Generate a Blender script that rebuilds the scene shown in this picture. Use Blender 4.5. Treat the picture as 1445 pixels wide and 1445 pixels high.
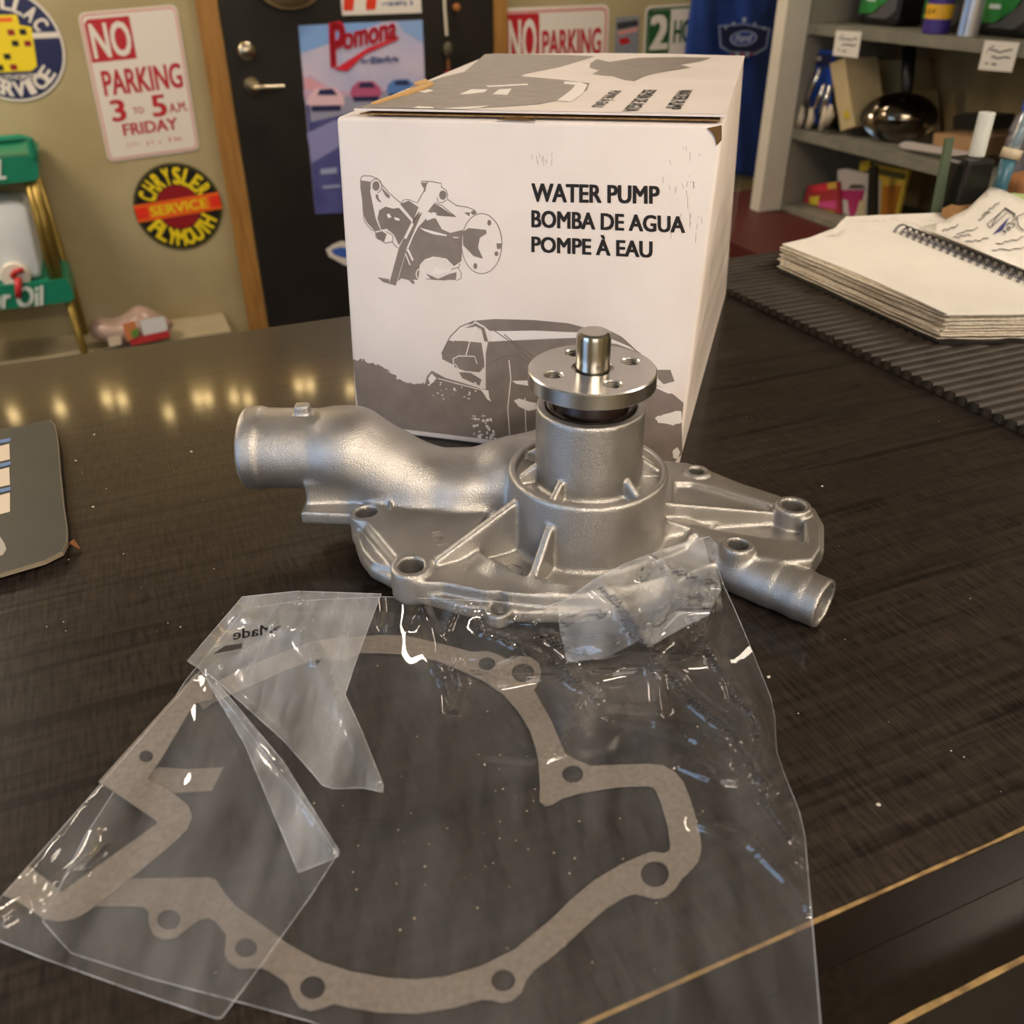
import bpy, bmesh, math, random
import numpy as np
from mathutils import Vector, Matrix
from mathutils.geometry import tessellate_polygon, delaunay_2d_cdt

random.seed(7); np.random.seed(7)
for o in list(bpy.data.objects): bpy.data.objects.remove(o, do_unlink=True)
SC = bpy.context.scene
COL = SC.collection
# ------------------------------------------------------------------ camera
FPX, PITCH, ROLL, CAMH = 1266.4, math.radians(32.126), math.radians(-.314), .2586
_f = Vector((0, math.cos(PITCH), -math.sin(PITCH))); _r = Vector((1, 0, 0)); _u = _r.cross(_f)
_c, _s = math.cos(ROLL), math.sin(ROLL)
CR, CU, CF = _r*_c + _u*_s, _u*_c - _r*_s, _f
CAM = Vector((0, 0, CAMH))
cd = bpy.data.cameras.new('camera'); cam = bpy.data.objects.new('camera', cd); COL.objects.link(cam)
cam.matrix_world = Matrix(((CR.x, CU.x, -CF.x, CAM.x), (CR.y, CU.y, -CF.y, CAM.y), (CR.z, CU.z, -CF.z, CAM.z), (0, 0, 0, 1)))
cd.sensor_fit = 'HORIZONTAL'; cd.sensor_width = 36; cd.lens = 36*FPX/1445
cd.clip_start = .01; cd.clip_end = 50
cd.dof.use_dof = True; cd.dof.focus_distance = .45; cd.dof.aperture_fstop = 36*FPX/1445/2.4
SC.camera = cam
SC.view_settings.view_transform = 'Standard'; SC.view_settings.look = 'None'
SC.view_settings.gamma = 1; SC.view_settings.use_curve_mapping = False
SC.view_settings.exposure = 0.35
# ------------------------------------------------------------------ world
wd = bpy.data.worlds.new('world'); SC.world = wd; wd.use_nodes = True
wd.node_tree.nodes['Background'].inputs[0].default_value = (.35, .5, .8, 1)
wd.node_tree.nodes['Background'].inputs[1].default_value = .5

# ------------------------------------------------------------------ geometry of the place
RA = math.radians(22.83)                     # the room (counter, walls) is turned against the camera
RX = Vector((math.cos(RA), math.sin(RA), 0)); RY = Vector((-math.sin(RA), math.cos(RA), 0))
WALL_Y = 3.6; SHELF_X = 2.0; CEIL = 1.55; FLOOR = -1.05
X0, X1, Y0 = -2.3, 3.1, -2.0

def ray(px, py): return (CF*FPX + CR*(px-722.5) - CU*(py-722.5)).normalized()
def G(px, py, z=0.):
    d = ray(px, py); return CAM + d*((z-CAMH)/d.z)
def onplane(px, py, p, n):
    d = ray(px, py); return CAM + d*((p-CAM).dot(n)/d.dot(n))
def R(x, y, z): return RX*x + RY*y + Vector((0, 0, z))
def toR(p): return (p.dot(RX), p.dot(RY), p.z)
def WP(px, py, off=0.): return onplane(px, py, RY*(WALL_Y-off), RY)      # point on the back wall
def SP(px, py, off=0.): return onplane(px, py, RX*(SHELF_X+off), RX)     # point on the shelf front plane

# ------------------------------------------------------------------ materials
def lin(h):
    h = h.lstrip('#'); v = [int(h[i:i+2], 16)/255 for i in (0, 2, 4)]
    return tuple(x/12.92 if x <= .04045 else ((x+.055)/1.055)**2.4 for x in v)
MATS = {}
def mat(name, col, rough=.5, metal=0., var=0., vscale=40., bump=0., bscale=200., coat=0., spec=.5, emit=None, estr=0., stretch=None, vcol=None, trans=0., ior=1.45, alpha=1., rot=0., aniso=0.):
    if name in MATS: return MATS[name]
    m = bpy.data.materials.new(name); m.use_nodes = True; nt = m.node_tree; b = nt.nodes['Principled BSDF']
    c = lin(col) if isinstance(col, str) else col
    b.inputs['Base Color'].default_value = (*c, 1); b.inputs['Roughness'].default_value = rough
    b.inputs['Metallic'].default_value = metal; b.inputs['Specular IOR Level'].default_value = spec
    b.inputs['Coat Weight'].default_value = coat; b.inputs['IOR'].default_value = ior
    b.inputs['Transmission Weight'].default_value = trans; b.inputs['Alpha'].default_value = alpha
    if aniso: b.inputs['Anisotropic'].default_value = aniso
    if emit: b.inputs['Emission Color'].default_value = (*(lin(emit) if isinstance(emit, str) else emit), 1); b.inputs['Emission Strength'].default_value = estr
    if var or bump:
        tc = nt.nodes.new('ShaderNodeTexCoord'); mp = nt.nodes.new('ShaderNodeMapping'); nt.links.new(tc.outputs['Object'], mp.inputs[0])
        if stretch: mp.inputs['Scale'].default_value = stretch
        mp.inputs['Rotation'].default_value = (0, 0, rot)
    if var:
        n = nt.nodes.new('ShaderNodeTexNoise'); n.inputs['Scale'].default_value = vscale; n.inputs['Detail'].default_value = 5
        nt.links.new(mp.outputs[0], n.inputs['Vector'])
        mx = nt.nodes.new('ShaderNodeMix'); mx.data_type = 'RGBA'
        mr = nt.nodes.new('ShaderNodeMapRange'); mr.inputs[1].default_value = .3; mr.inputs[2].default_value = .7
        nt.links.new(n.outputs['Fac'], mr.inputs[0]); nt.links.new(mr.outputs[0], mx.inputs[0])
        d = lin(vcol) if vcol else tuple(x*(1-var) for x in c)
        mx.inputs[6].default_value = (*c, 1); mx.inputs[7].default_value = (*d, 1)
        nt.links.new(mx.outputs[2], b.inputs['Base Color'])
    if bump:
        n2 = nt.nodes.new('ShaderNodeTexNoise'); n2.inputs['Scale'].default_value = bscale; n2.inputs['Detail'].default_value = 3
        nt.links.new(mp.outputs[0], n2.inputs['Vector'])
        bp = nt.nodes.new('ShaderNodeBump'); bp.inputs['Strength'].default_value = bump; bp.inputs['Distance'].default_value = .001
        nt.links.new(n2.outputs['Fac'], bp.inputs['Height']); nt.links.new(bp.outputs[0], b.inputs['Normal'])
    MATS[name] = m; return m

# ------------------------------------------------------------------ building helpers
MW = {}                                       # object name -> world matrix
def link(o, parent=None, M=None):
    COL.objects.link(o)
    if parent is not None:
        o.parent = parent; MW[o.name] = MW[parent.name]
    else:
        MW[o.name] = M if M is not None else Matrix.Identity(4)
        o.matrix_world = MW[o.name]
    return o
def tag(o, label=None, cat=None, group=None, kind=None):
    if label: o['label'] = label
    if cat: o['category'] = cat
    if group: o['group'] = group
    if kind: o['kind'] = kind
    return o
DEFROT = 0.
def parts(name, vfs, m, parent, fn=lambda q: q, **k): return [obj(name, fn(q), m, parent, **k) for q in vfs]
def thing(name, label, cat, loc=None, M=None, group=None):
    o = bpy.data.objects.new(name, None); o.empty_display_size = .02
    if M is None: M = Matrix.Translation(loc if loc is not None else Vector((0, 0, 0))) @ Matrix.Rotation(DEFROT, 4, 'Z')
    link(o, None, M); return tag(o, label, cat, group)
def obj(name, vf, m, parent=None, smooth=False, world=True, M=None, mats=None):
    """one mesh object; verts in world coordinates unless world=False (parent's own frame)"""
    v, f = vf[0], vf[1]
    me = bpy.data.meshes.new(name)
    if parent is not None and world:
        inv = MW[parent.name].inverted(); v = [inv @ Vector(p) for p in v]
    elif parent is None and M is not None and world:
        inv = M.inverted(); v = [inv @ Vector(p) for p in v]
    elif parent is None and M is None and world:          # give it an origin at its own foot
        a = np.array([tuple(p) for p in v], float); c = Vector(((a[:, 0].min()+a[:, 0].max())/2, (a[:, 1].min()+a[:, 1].max())/2, a[:, 2].min()))
        M = Matrix.Translation(c); v = [Vector(p)-c for p in v]
    me.from_pydata([tuple(p) for p in v], [], [tuple(x) for x in f]); me.validate(); me.update()
    if mats:
        for q in mats: me.materials.append(q)
        if len(vf) > 2:
            for p, i in zip(me.polygons, vf[2]): p.material_index = i
    else: me.materials.append(m)
    o = bpy.data.objects.new(name, me); link(o, parent, M)
    if smooth == True:
        for p in me.polygons: p.use_smooth = True
    elif smooth:
        for p in me.polygons: p.use_smooth = True
        with_angle(me, smooth)
    return o
def with_angle(me, ang):
    bm = bmesh.new(); bm.from_mesh(me)
    for e in bm.edges:
        if len(e.link_faces) != 2 or e.calc_face_angle(0) > ang: e.smooth = False
    bm.to_mesh(me); bm.free()
def join(*vfs):
    V, F, Mi = [], [], []
    for vf in vfs:
        o = len(V); V += [Vector(p) for p in vf[0]]; F += [tuple(i+o for i in f) for f in vf[1]]; Mi += list(vf[2]) if len(vf) > 2 else [0]*len(vf[1])
    return V, F, Mi
def setmi(vf, i): return vf[0], vf[1], [i]*len(vf[1])
def xf(vf, M): return ([M @ Vector(p) for p in vf[0]], vf[1]) + tuple(vf[2:])
def box(x0, x1, y0, y1, z0, z1, bev=0., seg=2):
    bm = bmesh.new(); bmesh.ops.create_cube(bm, size=1)
    for v in bm.verts: v.co = Vector(((x0+x1)/2+v.co.x*(x1-x0), (y0+y1)/2+v.co.y*(y1-y0), (z0+z1)/2+v.co.z*(z1-z0)))
    if bev: bmesh.ops.bevel(bm, geom=bm.edges[:], offset=bev, segments=seg, affect='EDGES', profile=.5)
    return from_bm(bm)
def from_bm(bm):
    bm.verts.index_update(); r = [v.co.copy() for v in bm.verts], [tuple(v.index for v in f.verts) for f in bm.faces]; bm.free(); return r
def rbox(*a, **k): return xf(box(*a, **k), RM)
RM = Matrix(((RX.x, RY.x, 0, 0), (RX.y, RY.y, 0, 0), (0, 0, 1, 0), (0, 0, 0, 1)))
def area2(p): return sum(p[i][0]*p[(i+1) % len(p)][1]-p[(i+1) % len(p)][0]*p[i][1] for i in range(len(p)))/2
def prism(outer, z0, z1, holes=()):
    """extrude a 2-D outline (with holes) between two heights"""
    loops = [list(outer)]+[list(h) for h in holes]
    if area2(loops[0]) < 0: loops[0].reverse()
    for h in loops[1:]:
        if area2(h) > 0: h.reverse()
    tri = tessellate_polygon([[Vector((p[0], p[1], 0)) for p in l] for l in loops])
    flat = [p for l in loops for p in l]; n = len(flat)
    V = [Vector((p[0], p[1], z0)) for p in flat]+[Vector((p[0], p[1], z1)) for p in flat]; F = []
    for t in tri:
        a, b, c = t
        ar = (flat[b][0]-flat[a][0])*(flat[c][1]-flat[a][1])-(flat[c][0]-flat[a][0])*(flat[b][1]-flat[a][1])
        if ar < 0: a, c = c, a
        F += [(a+n, b+n, c+n), (c, b, a)]
    o = 0
    for l in loops:
        k = len(l)
        for i in range(k): a, b = o+i, o+(i+1) % k; F.append((a, b, b+n, a+n))
        o += k
    return V, F
def flat(outer, z=0., holes=()):
    loops = [list(outer)]+[list(h) for h in holes]
    tri = tessellate_polygon([[Vector((p[0], p[1], 0)) for p in l] for l in loops]); fl = [p for l in loops for p in l]
    F = []
    for a, b, c in tri:
        ar = (fl[b][0]-fl[a][0])*(fl[c][1]-fl[a][1])-(fl[c][0]-fl[a][0])*(fl[b][1]-fl[a][1])
        F.append((a, b, c) if ar > 0 else (c, b, a))
    return [Vector((p[0], p[1], z)) for p in fl], F
def circle(cx, cy, rx, ry=None, n=32, a0=0.):
    ry = rx if ry is None else ry
    return [(cx+rx*math.cos(a0+2*math.pi*i/n), cy+ry*math.sin(a0+2*math.pi*i/n)) for i in range(n)]
def rrect(x0, y0, x1, y1, r, n=6):
    P = []
    for cx, cy, a in ((x1-r, y1-r, 0), (x0+r, y1-r, 90), (x0+r, y0+r, 180), (x1-r, y0+r, 270)):
        for i in range(n+1): t = math.radians(a+90*i/n); P.append((cx+r*math.cos(t), cy+r*math.sin(t)))
    return P
def ring2(outer, inner): return outer, [inner]
def catmull(P, n=6, closed=True):
    out = []; k = len(P)
    for i in range(k if closed else k-1):
        g = (lambda j: P[j % k]) if closed else (lambda j: P[max(0, min(k-1, j))])
        p0, p1, p2, p3 = g(i-1), g(i), g(i+1), g(i+2)
        for s in range(n):
            t = s/n
            out.append(tuple(.5*(2*b+(c-a)*t+(2*a-5*b+4*c-d)*t*t+(3*b-a-3*c+d)*t**3) for a, b, c, d in zip(p0, p1, p2, p3)))
    if not closed: out.append(tuple(P[-1]))
    return out
def stroke(P, w, z=0.):
    """a flat line of width w along a 2-D polyline"""
    L, Rr = [], []
    for i, p in enumerate(P):
        a = P[max(0, i-1)]; b = P[min(len(P)-1, i+1)]; d = math.hypot(b[0]-a[0], b[1]-a[1]) or 1
        nx, ny = -(b[1]-a[1])/d*w/2, (b[0]-a[0])/d*w/2
        L.append(Vector((p[0]+nx, p[1]+ny, z))); Rr.append(Vector((p[0]-nx, p[1]-ny, z)))
    n = len(P); return L+Rr, [(n+i, n+i+1, i+1, i) for i in range(n-1)]
def lathe(prof, n=48, c=(0, 0, 0), close=False):
    """profile [(r,z)] turned about z"""
    V, F = [], []; k = len(prof)
    for i in range(n):
        a = 2*math.pi*i/n
        for r, z in prof: V.append(Vector((c[0]+r*math.cos(a), c[1]+r*math.sin(a), c[2]+z)))
    for i in range(n):
        j = (i+1) % n
        for s in range(k if close else k-1):
            t = (s+1) % k; F.append((i*k+s, j*k+s, j*k+t, i*k+t))
    if not close:
        if prof[0][0] > 1e-6: F.append(tuple(i*k for i in range(n))[::-1])
        if prof[-1][0] > 1e-6: F.append(tuple(i*k+k-1 for i in range(n)))
    return V, F
def tube(path, r, n=10, cap=True):
    path = [Vector(p) for p in path]; rs = r if hasattr(r, '__len__') else [r]*len(path); V, F = [], []
    up = None
    for i, p in enumerate(path):
        d = (path[min(i+1, len(path)-1)]-path[max(i-1, 0)]).normalized()
        if up is None: up = Vector((0, 0, 1)) if abs(d.z) < .9 else Vector((1, 0, 0))
        s = d.cross(up).normalized(); up = s.cross(d).normalized()
        for k in range(n):
            a = 2*math.pi*k/n; V.append(p+(s*math.cos(a)+up*math.sin(a))*rs[i])
    for i in range(len(path)-1):
        for k in range(n): l = (k+1) % n; F.append((i*n+k, i*n+l, (i+1)*n+l, (i+1)*n+k))
    if cap: F += [tuple(range(n))[::-1], tuple((len(path)-1)*n+k for k in range(n))]
    return V, F
_tc = {}
def text_mesh(s, bold=0., shear=0.):
    key = (s, bold, shear)
    if key not in _tc:
        cu = bpy.data.curves.new('t', 'FONT'); cu.body = s; cu.size = 1; cu.offset = bold; cu.shear = shear; cu.resolution_u = 3; cu.fill_mode = 'FRONT' if False else 'BOTH'
        o = bpy.data.objects.new('t', cu); COL.objects.link(o); bpy.context.view_layer.update()
        me = bpy.data.meshes.new_from_object(o.evaluated_get(bpy.context.evaluated_depsgraph_get()))
        _tc[key] = ([v.co.copy() for v in me.vertices], [tuple(p.vertices) for p in me.polygons])
        bpy.data.objects.remove(o); bpy.data.curves.remove(cu); bpy.data.meshes.remove(me)
    return _tc[key]
def text_fit(s, x0, y0, x1, y1, z=0., bold=.0, shear=0., cap=None):
    """lettering scaled to fill a rectangle; cap names letters whose height fills it"""
    V, F = text_mesh(s, 0., shear)
    xs = [p.x for p in V]; ys = [p.y for p in (text_mesh(cap, 0., shear)[0] if cap else V)]
    a, b, c, d = min(xs), max(xs), min(ys), max(ys)
    if bold:                                             # heavier strokes: shifted copies
        q = bold*.9; n = len(V); V2 = []; F2 = []
        for k, (dx, dy) in enumerate(((-q, -q*.5), (q, -q*.5), (-q, q*.5), (q, q*.5), (0, 0))):
            V2 += [Vector((p.x+dx, p.y+dy, k*6e-5)) for p in V]; F2 += [tuple(i+k*n for i in f) for f in F]
        V, F = V2, F2
    return [Vector((x0+(p.x-a)/(b-a)*(x1-x0), y0+(p.y-c)/(d-c)*(y1-y0), z+(p.z if bold else 0))) for p in V], F
def text_arc(s, cx, cy, r, h, a_mid, span, z, bold=.02, wf=.8, inside=False):
    """letters standing on a circle; inside=True reads along the bottom"""
    out = []; n = len(s)
    for i, ch in enumerate(s):
        if ch == ' ': continue
        t = (i/(n-1)-.5) if n > 1 else 0
        a = math.radians(a_mid + (span*t if inside else -span*t))
        w = math.radians(span/(n-1))*r*wf if n > 1 else h*.6
        if ch == 'I': w *= .35
        vf = text_fit(ch, -w/2, 0, w/2, h, z, bold)
        M = Matrix.Translation((cx, cy, 0)) @ Matrix.Rotation(a-math.pi/2, 4, 'Z')
        if inside: M = M @ Matrix.Translation((0, -r, 0)) @ Matrix.Identity(4) if False else Matrix.Translation((cx, cy, 0)) @ Matrix.Rotation(a+math.pi/2, 4, 'Z') @ Matrix.Translation((0, -r, 0))
        else: M = M @ Matrix.Translation((0, r, 0))
        out.append(xf(vf, M))
    return join(*out)
def add_mod(o, t, **k):
    m = o.modifiers.new(t.lower(), t)
    for a, b in k.items(): setattr(m, a, b)
    return m
# ------------------------------------------------------------------ lights of the room
WARM = (1., .86, .70); COOL = (.34, .60, 1.)
LAMPS = [(.05, -1.4, 1.2, .30, 40.), (1.9, -.3, 1.2, .30, 16.), (1.15, 2.9, .8, .3, 22.), (-1.5, 2.5, 1.2, .3, 42.)]
m_lampbody = mat('lamp_white', '#e8e6e0', .4)
for i, (lx, ly, lw, ld, st) in enumerate(LAMPS):
    t = thing('ceiling_light', ['ceiling light panel over the counter front', 'ceiling light panel above the shelving unit', 'ceiling light panel before the black door', 'ceiling light panel near the round blue sign'][i], 'ceiling light', R(lx, ly, CEIL-.06), group='ceiling light panels')
    obj('housing', xf(join(box(lx-lw/2-.02, lx+lw/2+.02, ly-ld/2-.02, ly+ld/2+.02, CEIL-.05, CEIL)), RM), m_lampbody, t)
    obj('diffuser', rbox(lx-lw/2, lx+lw/2, ly-ld/2, ly+ld/2, CEIL-.062, CEIL-.0502), mat('lamp_glow_%d' % i, '#ffffff', .5, emit=WARM, estr=st), t)
# ------------------------------------------------------------------ shell of the room
m_wall = mat('painted_wall', '#b3a680', .75, var=.35, vscale=2.2, vcol='#988962', bump=.25, bscale=60)
def room(name, vf, m, **k):
    o = obj(name, vf, m, M=RM.copy()); return tag(o, kind='structure')
room('floor', rbox(X0-.1, X1+.1, Y0-.1, WALL_Y+.1, FLOOR-.1, FLOOR), mat('concrete_floor', '#3f3a34', .6, var=.3, vscale=3))
room('ceiling', rbox(X0-.1, X1+.1, Y0-.1, WALL_Y+.1, CEIL, CEIL+.1), mat('ceiling_paint', '#c9c2b4', .8))
room('wall_back', rbox(X0, X1, WALL_Y, WALL_Y+.1, FLOOR, CEIL), m_wall)
room('wall_right', rbox(X1, X1+.1, Y0, WALL_Y, FLOOR, CEIL), m_wall)
# front wall (behind the photographer) with a shop window, left wall with a door-wide opening closed by a pane
wx0, wx1, wz0, wz1 = -1.5, .1, -.15, 1.1
room('wall_front', xf(join(box(X0, wx0, Y0-.1, Y0, FLOOR, CEIL), box(wx1, X1, Y0-.1, Y0, FLOOR, CEIL), box(wx0, wx1, Y0-.1, Y0, FLOOR, wz0), box(wx0, wx1, Y0-.1, Y0, wz1, CEIL)), RM), m_wall)
lz0, lz1, ly0, ly1 = -.2, 1.1, -.9, .6
room('wall_left', xf(join(box(X0-.1, X0, Y0, ly0, FLOOR, CEIL), box(X0-.1, X0, ly1, WALL_Y, FLOOR, CEIL), box(X0-.1, X0, ly0, ly1, FLOOR, lz0), box(X0-.1, X0, ly0, ly1, lz1, CEIL)), RM), m_wall)
m_day = mat('daylight_pane', '#ffffff', .3, emit=COOL, estr=3.6)
m_day2 = mat('daylight_pane_front', '#ffffff', .3, emit=(1., .93, .86), estr=1.6)
m_frame = mat('window_frame', '#d8d4c8', .5)
w = room('window_1', rbox(wx0, wx1, Y0-.06, Y0-.05, wz0, wz1), m_day2)
obj('window_frame', xf(join(box(wx0, wx1, Y0-.05, Y0, wz0, wz0+.05), box(wx0, wx1, Y0-.05, Y0, wz1-.05, wz1), box(wx0, wx0+.05, Y0-.05, Y0, wz0, wz1), box(wx1-.05, wx1, Y0-.05, Y0, wz0, wz1), box((wx0+wx1)/2-.025, (wx0+wx1)/2+.025, Y0-.05, Y0, wz0, wz1)), RM), m_frame, w)
w = room('window_2', rbox(X0-.06, X0-.05, ly0, ly1, lz0, lz1), m_day)
obj('window_frame', xf(join(box(X0-.05, X0, ly0, ly1, lz0, lz0+.05), box(X0-.05, X0, ly0, ly1, lz1-.05, lz1), box(X0-.05, X0, ly0, ly0+.05, lz0, lz1), box(X0-.05, X0, ly1-.05, ly1, lz0, lz1), box(X0-.05, X0, (ly0+ly1)/2-.025, (ly0+ly1)/2+.025, lz0, lz1)), RM), m_frame, w)
# concrete footing along the back wall
room('trim_1', rbox(X0, .28, WALL_Y-.22, WALL_Y, FLOOR, -.955), mat('concrete_footing', '#a89a7c', .8, var=.3, vscale=5, bump=.4, bscale=50))
# ------------------------------------------------------------------ counter
def counter_mat():
    m = bpy.data.materials.new('dark_laminate'); m.use_nodes = True; nt = m.node_tree; N = nt.nodes; L = nt.links; b = N['Principled BSDF']
    tc = N.new('ShaderNodeTexCoord')
    def noise(scale, sc, detail=4, rot=0):
        mp = N.new('ShaderNodeMapping'); mp.inputs['Scale'].default_value = sc; mp.inputs['Rotation'].default_value = (0, 0, rot); L.new(tc.outputs['Object'], mp.inputs[0])
        n = N.new('ShaderNodeTexNoise'); n.inputs['Scale'].default_value = scale; n.inputs['Detail'].default_value = detail; L.new(mp.outputs[0], n.inputs['Vector']); return n.outputs['Fac']
    def rng(x, a, c, d=0., e=1.):
        r = N.new('ShaderNodeMapRange'); L.new(x, r.inputs[0])
        for i, q in enumerate((a, c, d, e)): r.inputs[i+1].default_value = q
        return r.outputs[0]
    def mul(x, y, op='MULTIPLY'):
        q = N.new('ShaderNodeMath'); q.operation = op
        for i, z in enumerate((x, y)):
            if isinstance(z, (int, float)): q.inputs[i].default_value = z
            else: L.new(z, q.inputs[i])
        return q.outputs[0]
    grain = rng(noise(1, (14, 240, 1), 4), .30, .74)           # long grain
    lines = rng(noise(1, (2.0, 95, 1), 3), .37, .43)         # dark grain lines
    cross = rng(noise(1, (620, 70, 1), 2), .30, .75)          # fine cross cuts
    big = rng(noise(1, (3, 9, 1), 3), .3, .7)
    h = mul(mul(grain, .45), mul(mul(cross, .55), 1, 'MULTIPLY'), 'ADD')
    h = mul(h, rng(lines, 0, 1, .45, 1))
    h = mul(h, rng(big, 0, 1, .55, 1.15))
    cr = N.new('ShaderNodeMix'); cr.data_type = 'RGBA'; cr.inputs[6].default_value = (*lin('#100d0d'), 1); cr.inputs[7].default_value = (*lin('#40372f'), 1); L.new(h, cr.inputs[0])
    L.new(cr.outputs[2], b.inputs['Base Color'])
    L.new(rng(h, 0, 1, .30, .40), b.inputs['Roughness'])
    b.inputs['Specular IOR Level'].default_value = .15; b.inputs['Coat Weight'].default_value = .3; b.inputs['Coat Roughness'].default_value = .07
    bp = N.new('ShaderNodeBump'); bp.inputs['Strength'].default_value = .12; bp.inputs['Distance'].default_value = .0006; L.new(h, bp.inputs['Height']); L.new(bp.outputs[0], b.inputs['Normal'])
    return m
m_counter = counter_mat()
m_edge = mat('bare_wood_edge', '#a98a55', .6, var=.5, vscale=120, vcol='#5d4427')
m_gloss = mat('dark_gloss_panel', '#15100d', .2, var=.4, vscale=30, stretch=(.2, 3, 3), vcol='#1f1812')
m_dust = mat('dusty_ledge', '#17120d', .2, var=.5, vscale=500, vcol='#241d15')
CY0, CY1 = .1205, .716
ct = thing('counter', 'dark wood-grain laminate shop counter with worn edge, under the water pump', 'counter', M=Matrix.Translation(R(0, .4, FLOOR)) @ Matrix.Rotation(RA, 4, 'Z'))
obj('countertop', rbox(-1.5, 1.5, CY0, CY1, -.033, 0), m_counter, ct)
obj('ledge', rbox(-1.5, 1.5, .0968, CY0+.02, -.075, -.0335), m_dust, ct)
obj('front_panel', rbox(-1.5, 1.5, .15, .17, FLOOR, -.0755), m_gloss, ct)
obj('back_panel', rbox(-1.5, 1.5, .60, .62, FLOOR, -.0335), m_gloss, ct)
obj('edge_band', rbox(-1.5, 1.5, CY0-.0012, CY0-.0002, -.033, -.0012), m_gloss, ct)
def worn(y, z, w0, w1, seed):
    rnd = random.Random(seed); V, F = [], []; n = 400
    wv = [rnd.uniform(w0, w1) for _ in range(n+1)]
    for k in range(2): wv = [(wv[max(0, i-1)]+wv[i]+wv[min(n, i+1)])/3 for i in range(n+1)]
    for i in range(n+1):
        x = -1.0+i*2.0/n; w = wv[i]
        V += [R(x, y+w, z+.0003), R(x, y-.0014, z+.0001), R(x, y-.00145, z-w*.5)]
    for i in range(n):
        a = i*3; F += [(a, a+1, a+4, a+3), (a+1, a+2, a+5, a+4)]
    return V, F
obj('worn_edge', worn(CY0, 0, -.0006, .0002, 3), m_edge, ct)
obj('worn_edge', worn(.0968, -.0335, -.0002, .0010, 4), m_edge, ct)
# crumbs and dust specks
def crumbs():
    rnd = random.Random(5); out = []
    spots = [(rnd.uniform(0, 320), rnd.uniform(620, 900)) for _ in range(26)]+[(rnd.uniform(1050, 1440), rnd.uniform(560, 1150)) for _ in range(16)]+[(133, 613), (107, 650), (270, 637), (131, 715), (62, 735), (1160, 686), (1240, 1135), (1085, 955)]
    for k, (x, y) in enumerate(spots):
        p = G(x, y, .0005); r = rnd.uniform(.00012, .00032) if k < 42 else .0007
        bm = bmesh.new(); bmesh.ops.create_icosphere(bm, subdivisions=1, radius=r)
        for v in bm.verts: v.co = Vector((v.co.x*rnd.uniform(.8, 1.6), v.co.y*rnd.uniform(.7, 1.3), v.co.z*.6))+Vector((p.x, p.y, r*.6))
        out.append(from_bm(bm))
    return join(*out)
tag(obj('crumbs', crumbs(), mat('crumb', '#c9c3b6', .7)), 'tiny pale crumbs and lint scattered on the dark counter', 'crumbs', kind='stuff')
# ------------------------------------------------------------------ ribbed rubber mat
def mat_profile():
    pitch = .0095; V, F = [], []; y = .10; ys = []
    prof = []
    n = int((CY1-.003-.16)/pitch)
    for i in range(n):
        yy = .16+i*pitch
        for s in range(8):
            t = s/8; prof.append((yy+t*pitch, .0042+.0026*abs(math.sin(math.pi*t))**.7))
    xs = [.474+.0, .60, .75, .9, 1.1, 1.3, 1.46]
    k = len(prof)
    for j, x in enumerate(xs):
        for i, (yy, z) in enumerate(prof):
            xx = x
            if j == 0: xx = .4865-(yy-.338)*.045+.0012*math.sin(2*math.pi*(yy-.16)/pitch*1.0)
            V.append(R(xx, yy, z))
        for (yy, z) in prof: V.append(R(xx if j else .4865-(yy-.338)*.045, yy, .0004))
    m2 = 2*k
    for j in range(len(xs)-1):
        for i in range(k-1):
            a = j*m2+i; F.append((a, a+m2, a+m2+1, a+1))
    for i in range(k-1): F.append((i, i+1, k+i+1, k+i))
    F.append(tuple([0]+[j*m2 for j in range(1, len(xs))]+[j*m2+k for j in range(len(xs)-1, -1, -1)]))
    e = k-1
    return V, F
tag(obj('rubber_mat', mat_profile(), mat('black_rubber', '#3a322a', .5, var=.4, vscale=60, vcol='#241e19', spec=.4), M=RM.copy(), smooth=math.radians(50)), 'black ribbed rubber mat lying on the counter under the notebook', 'mat')
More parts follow.
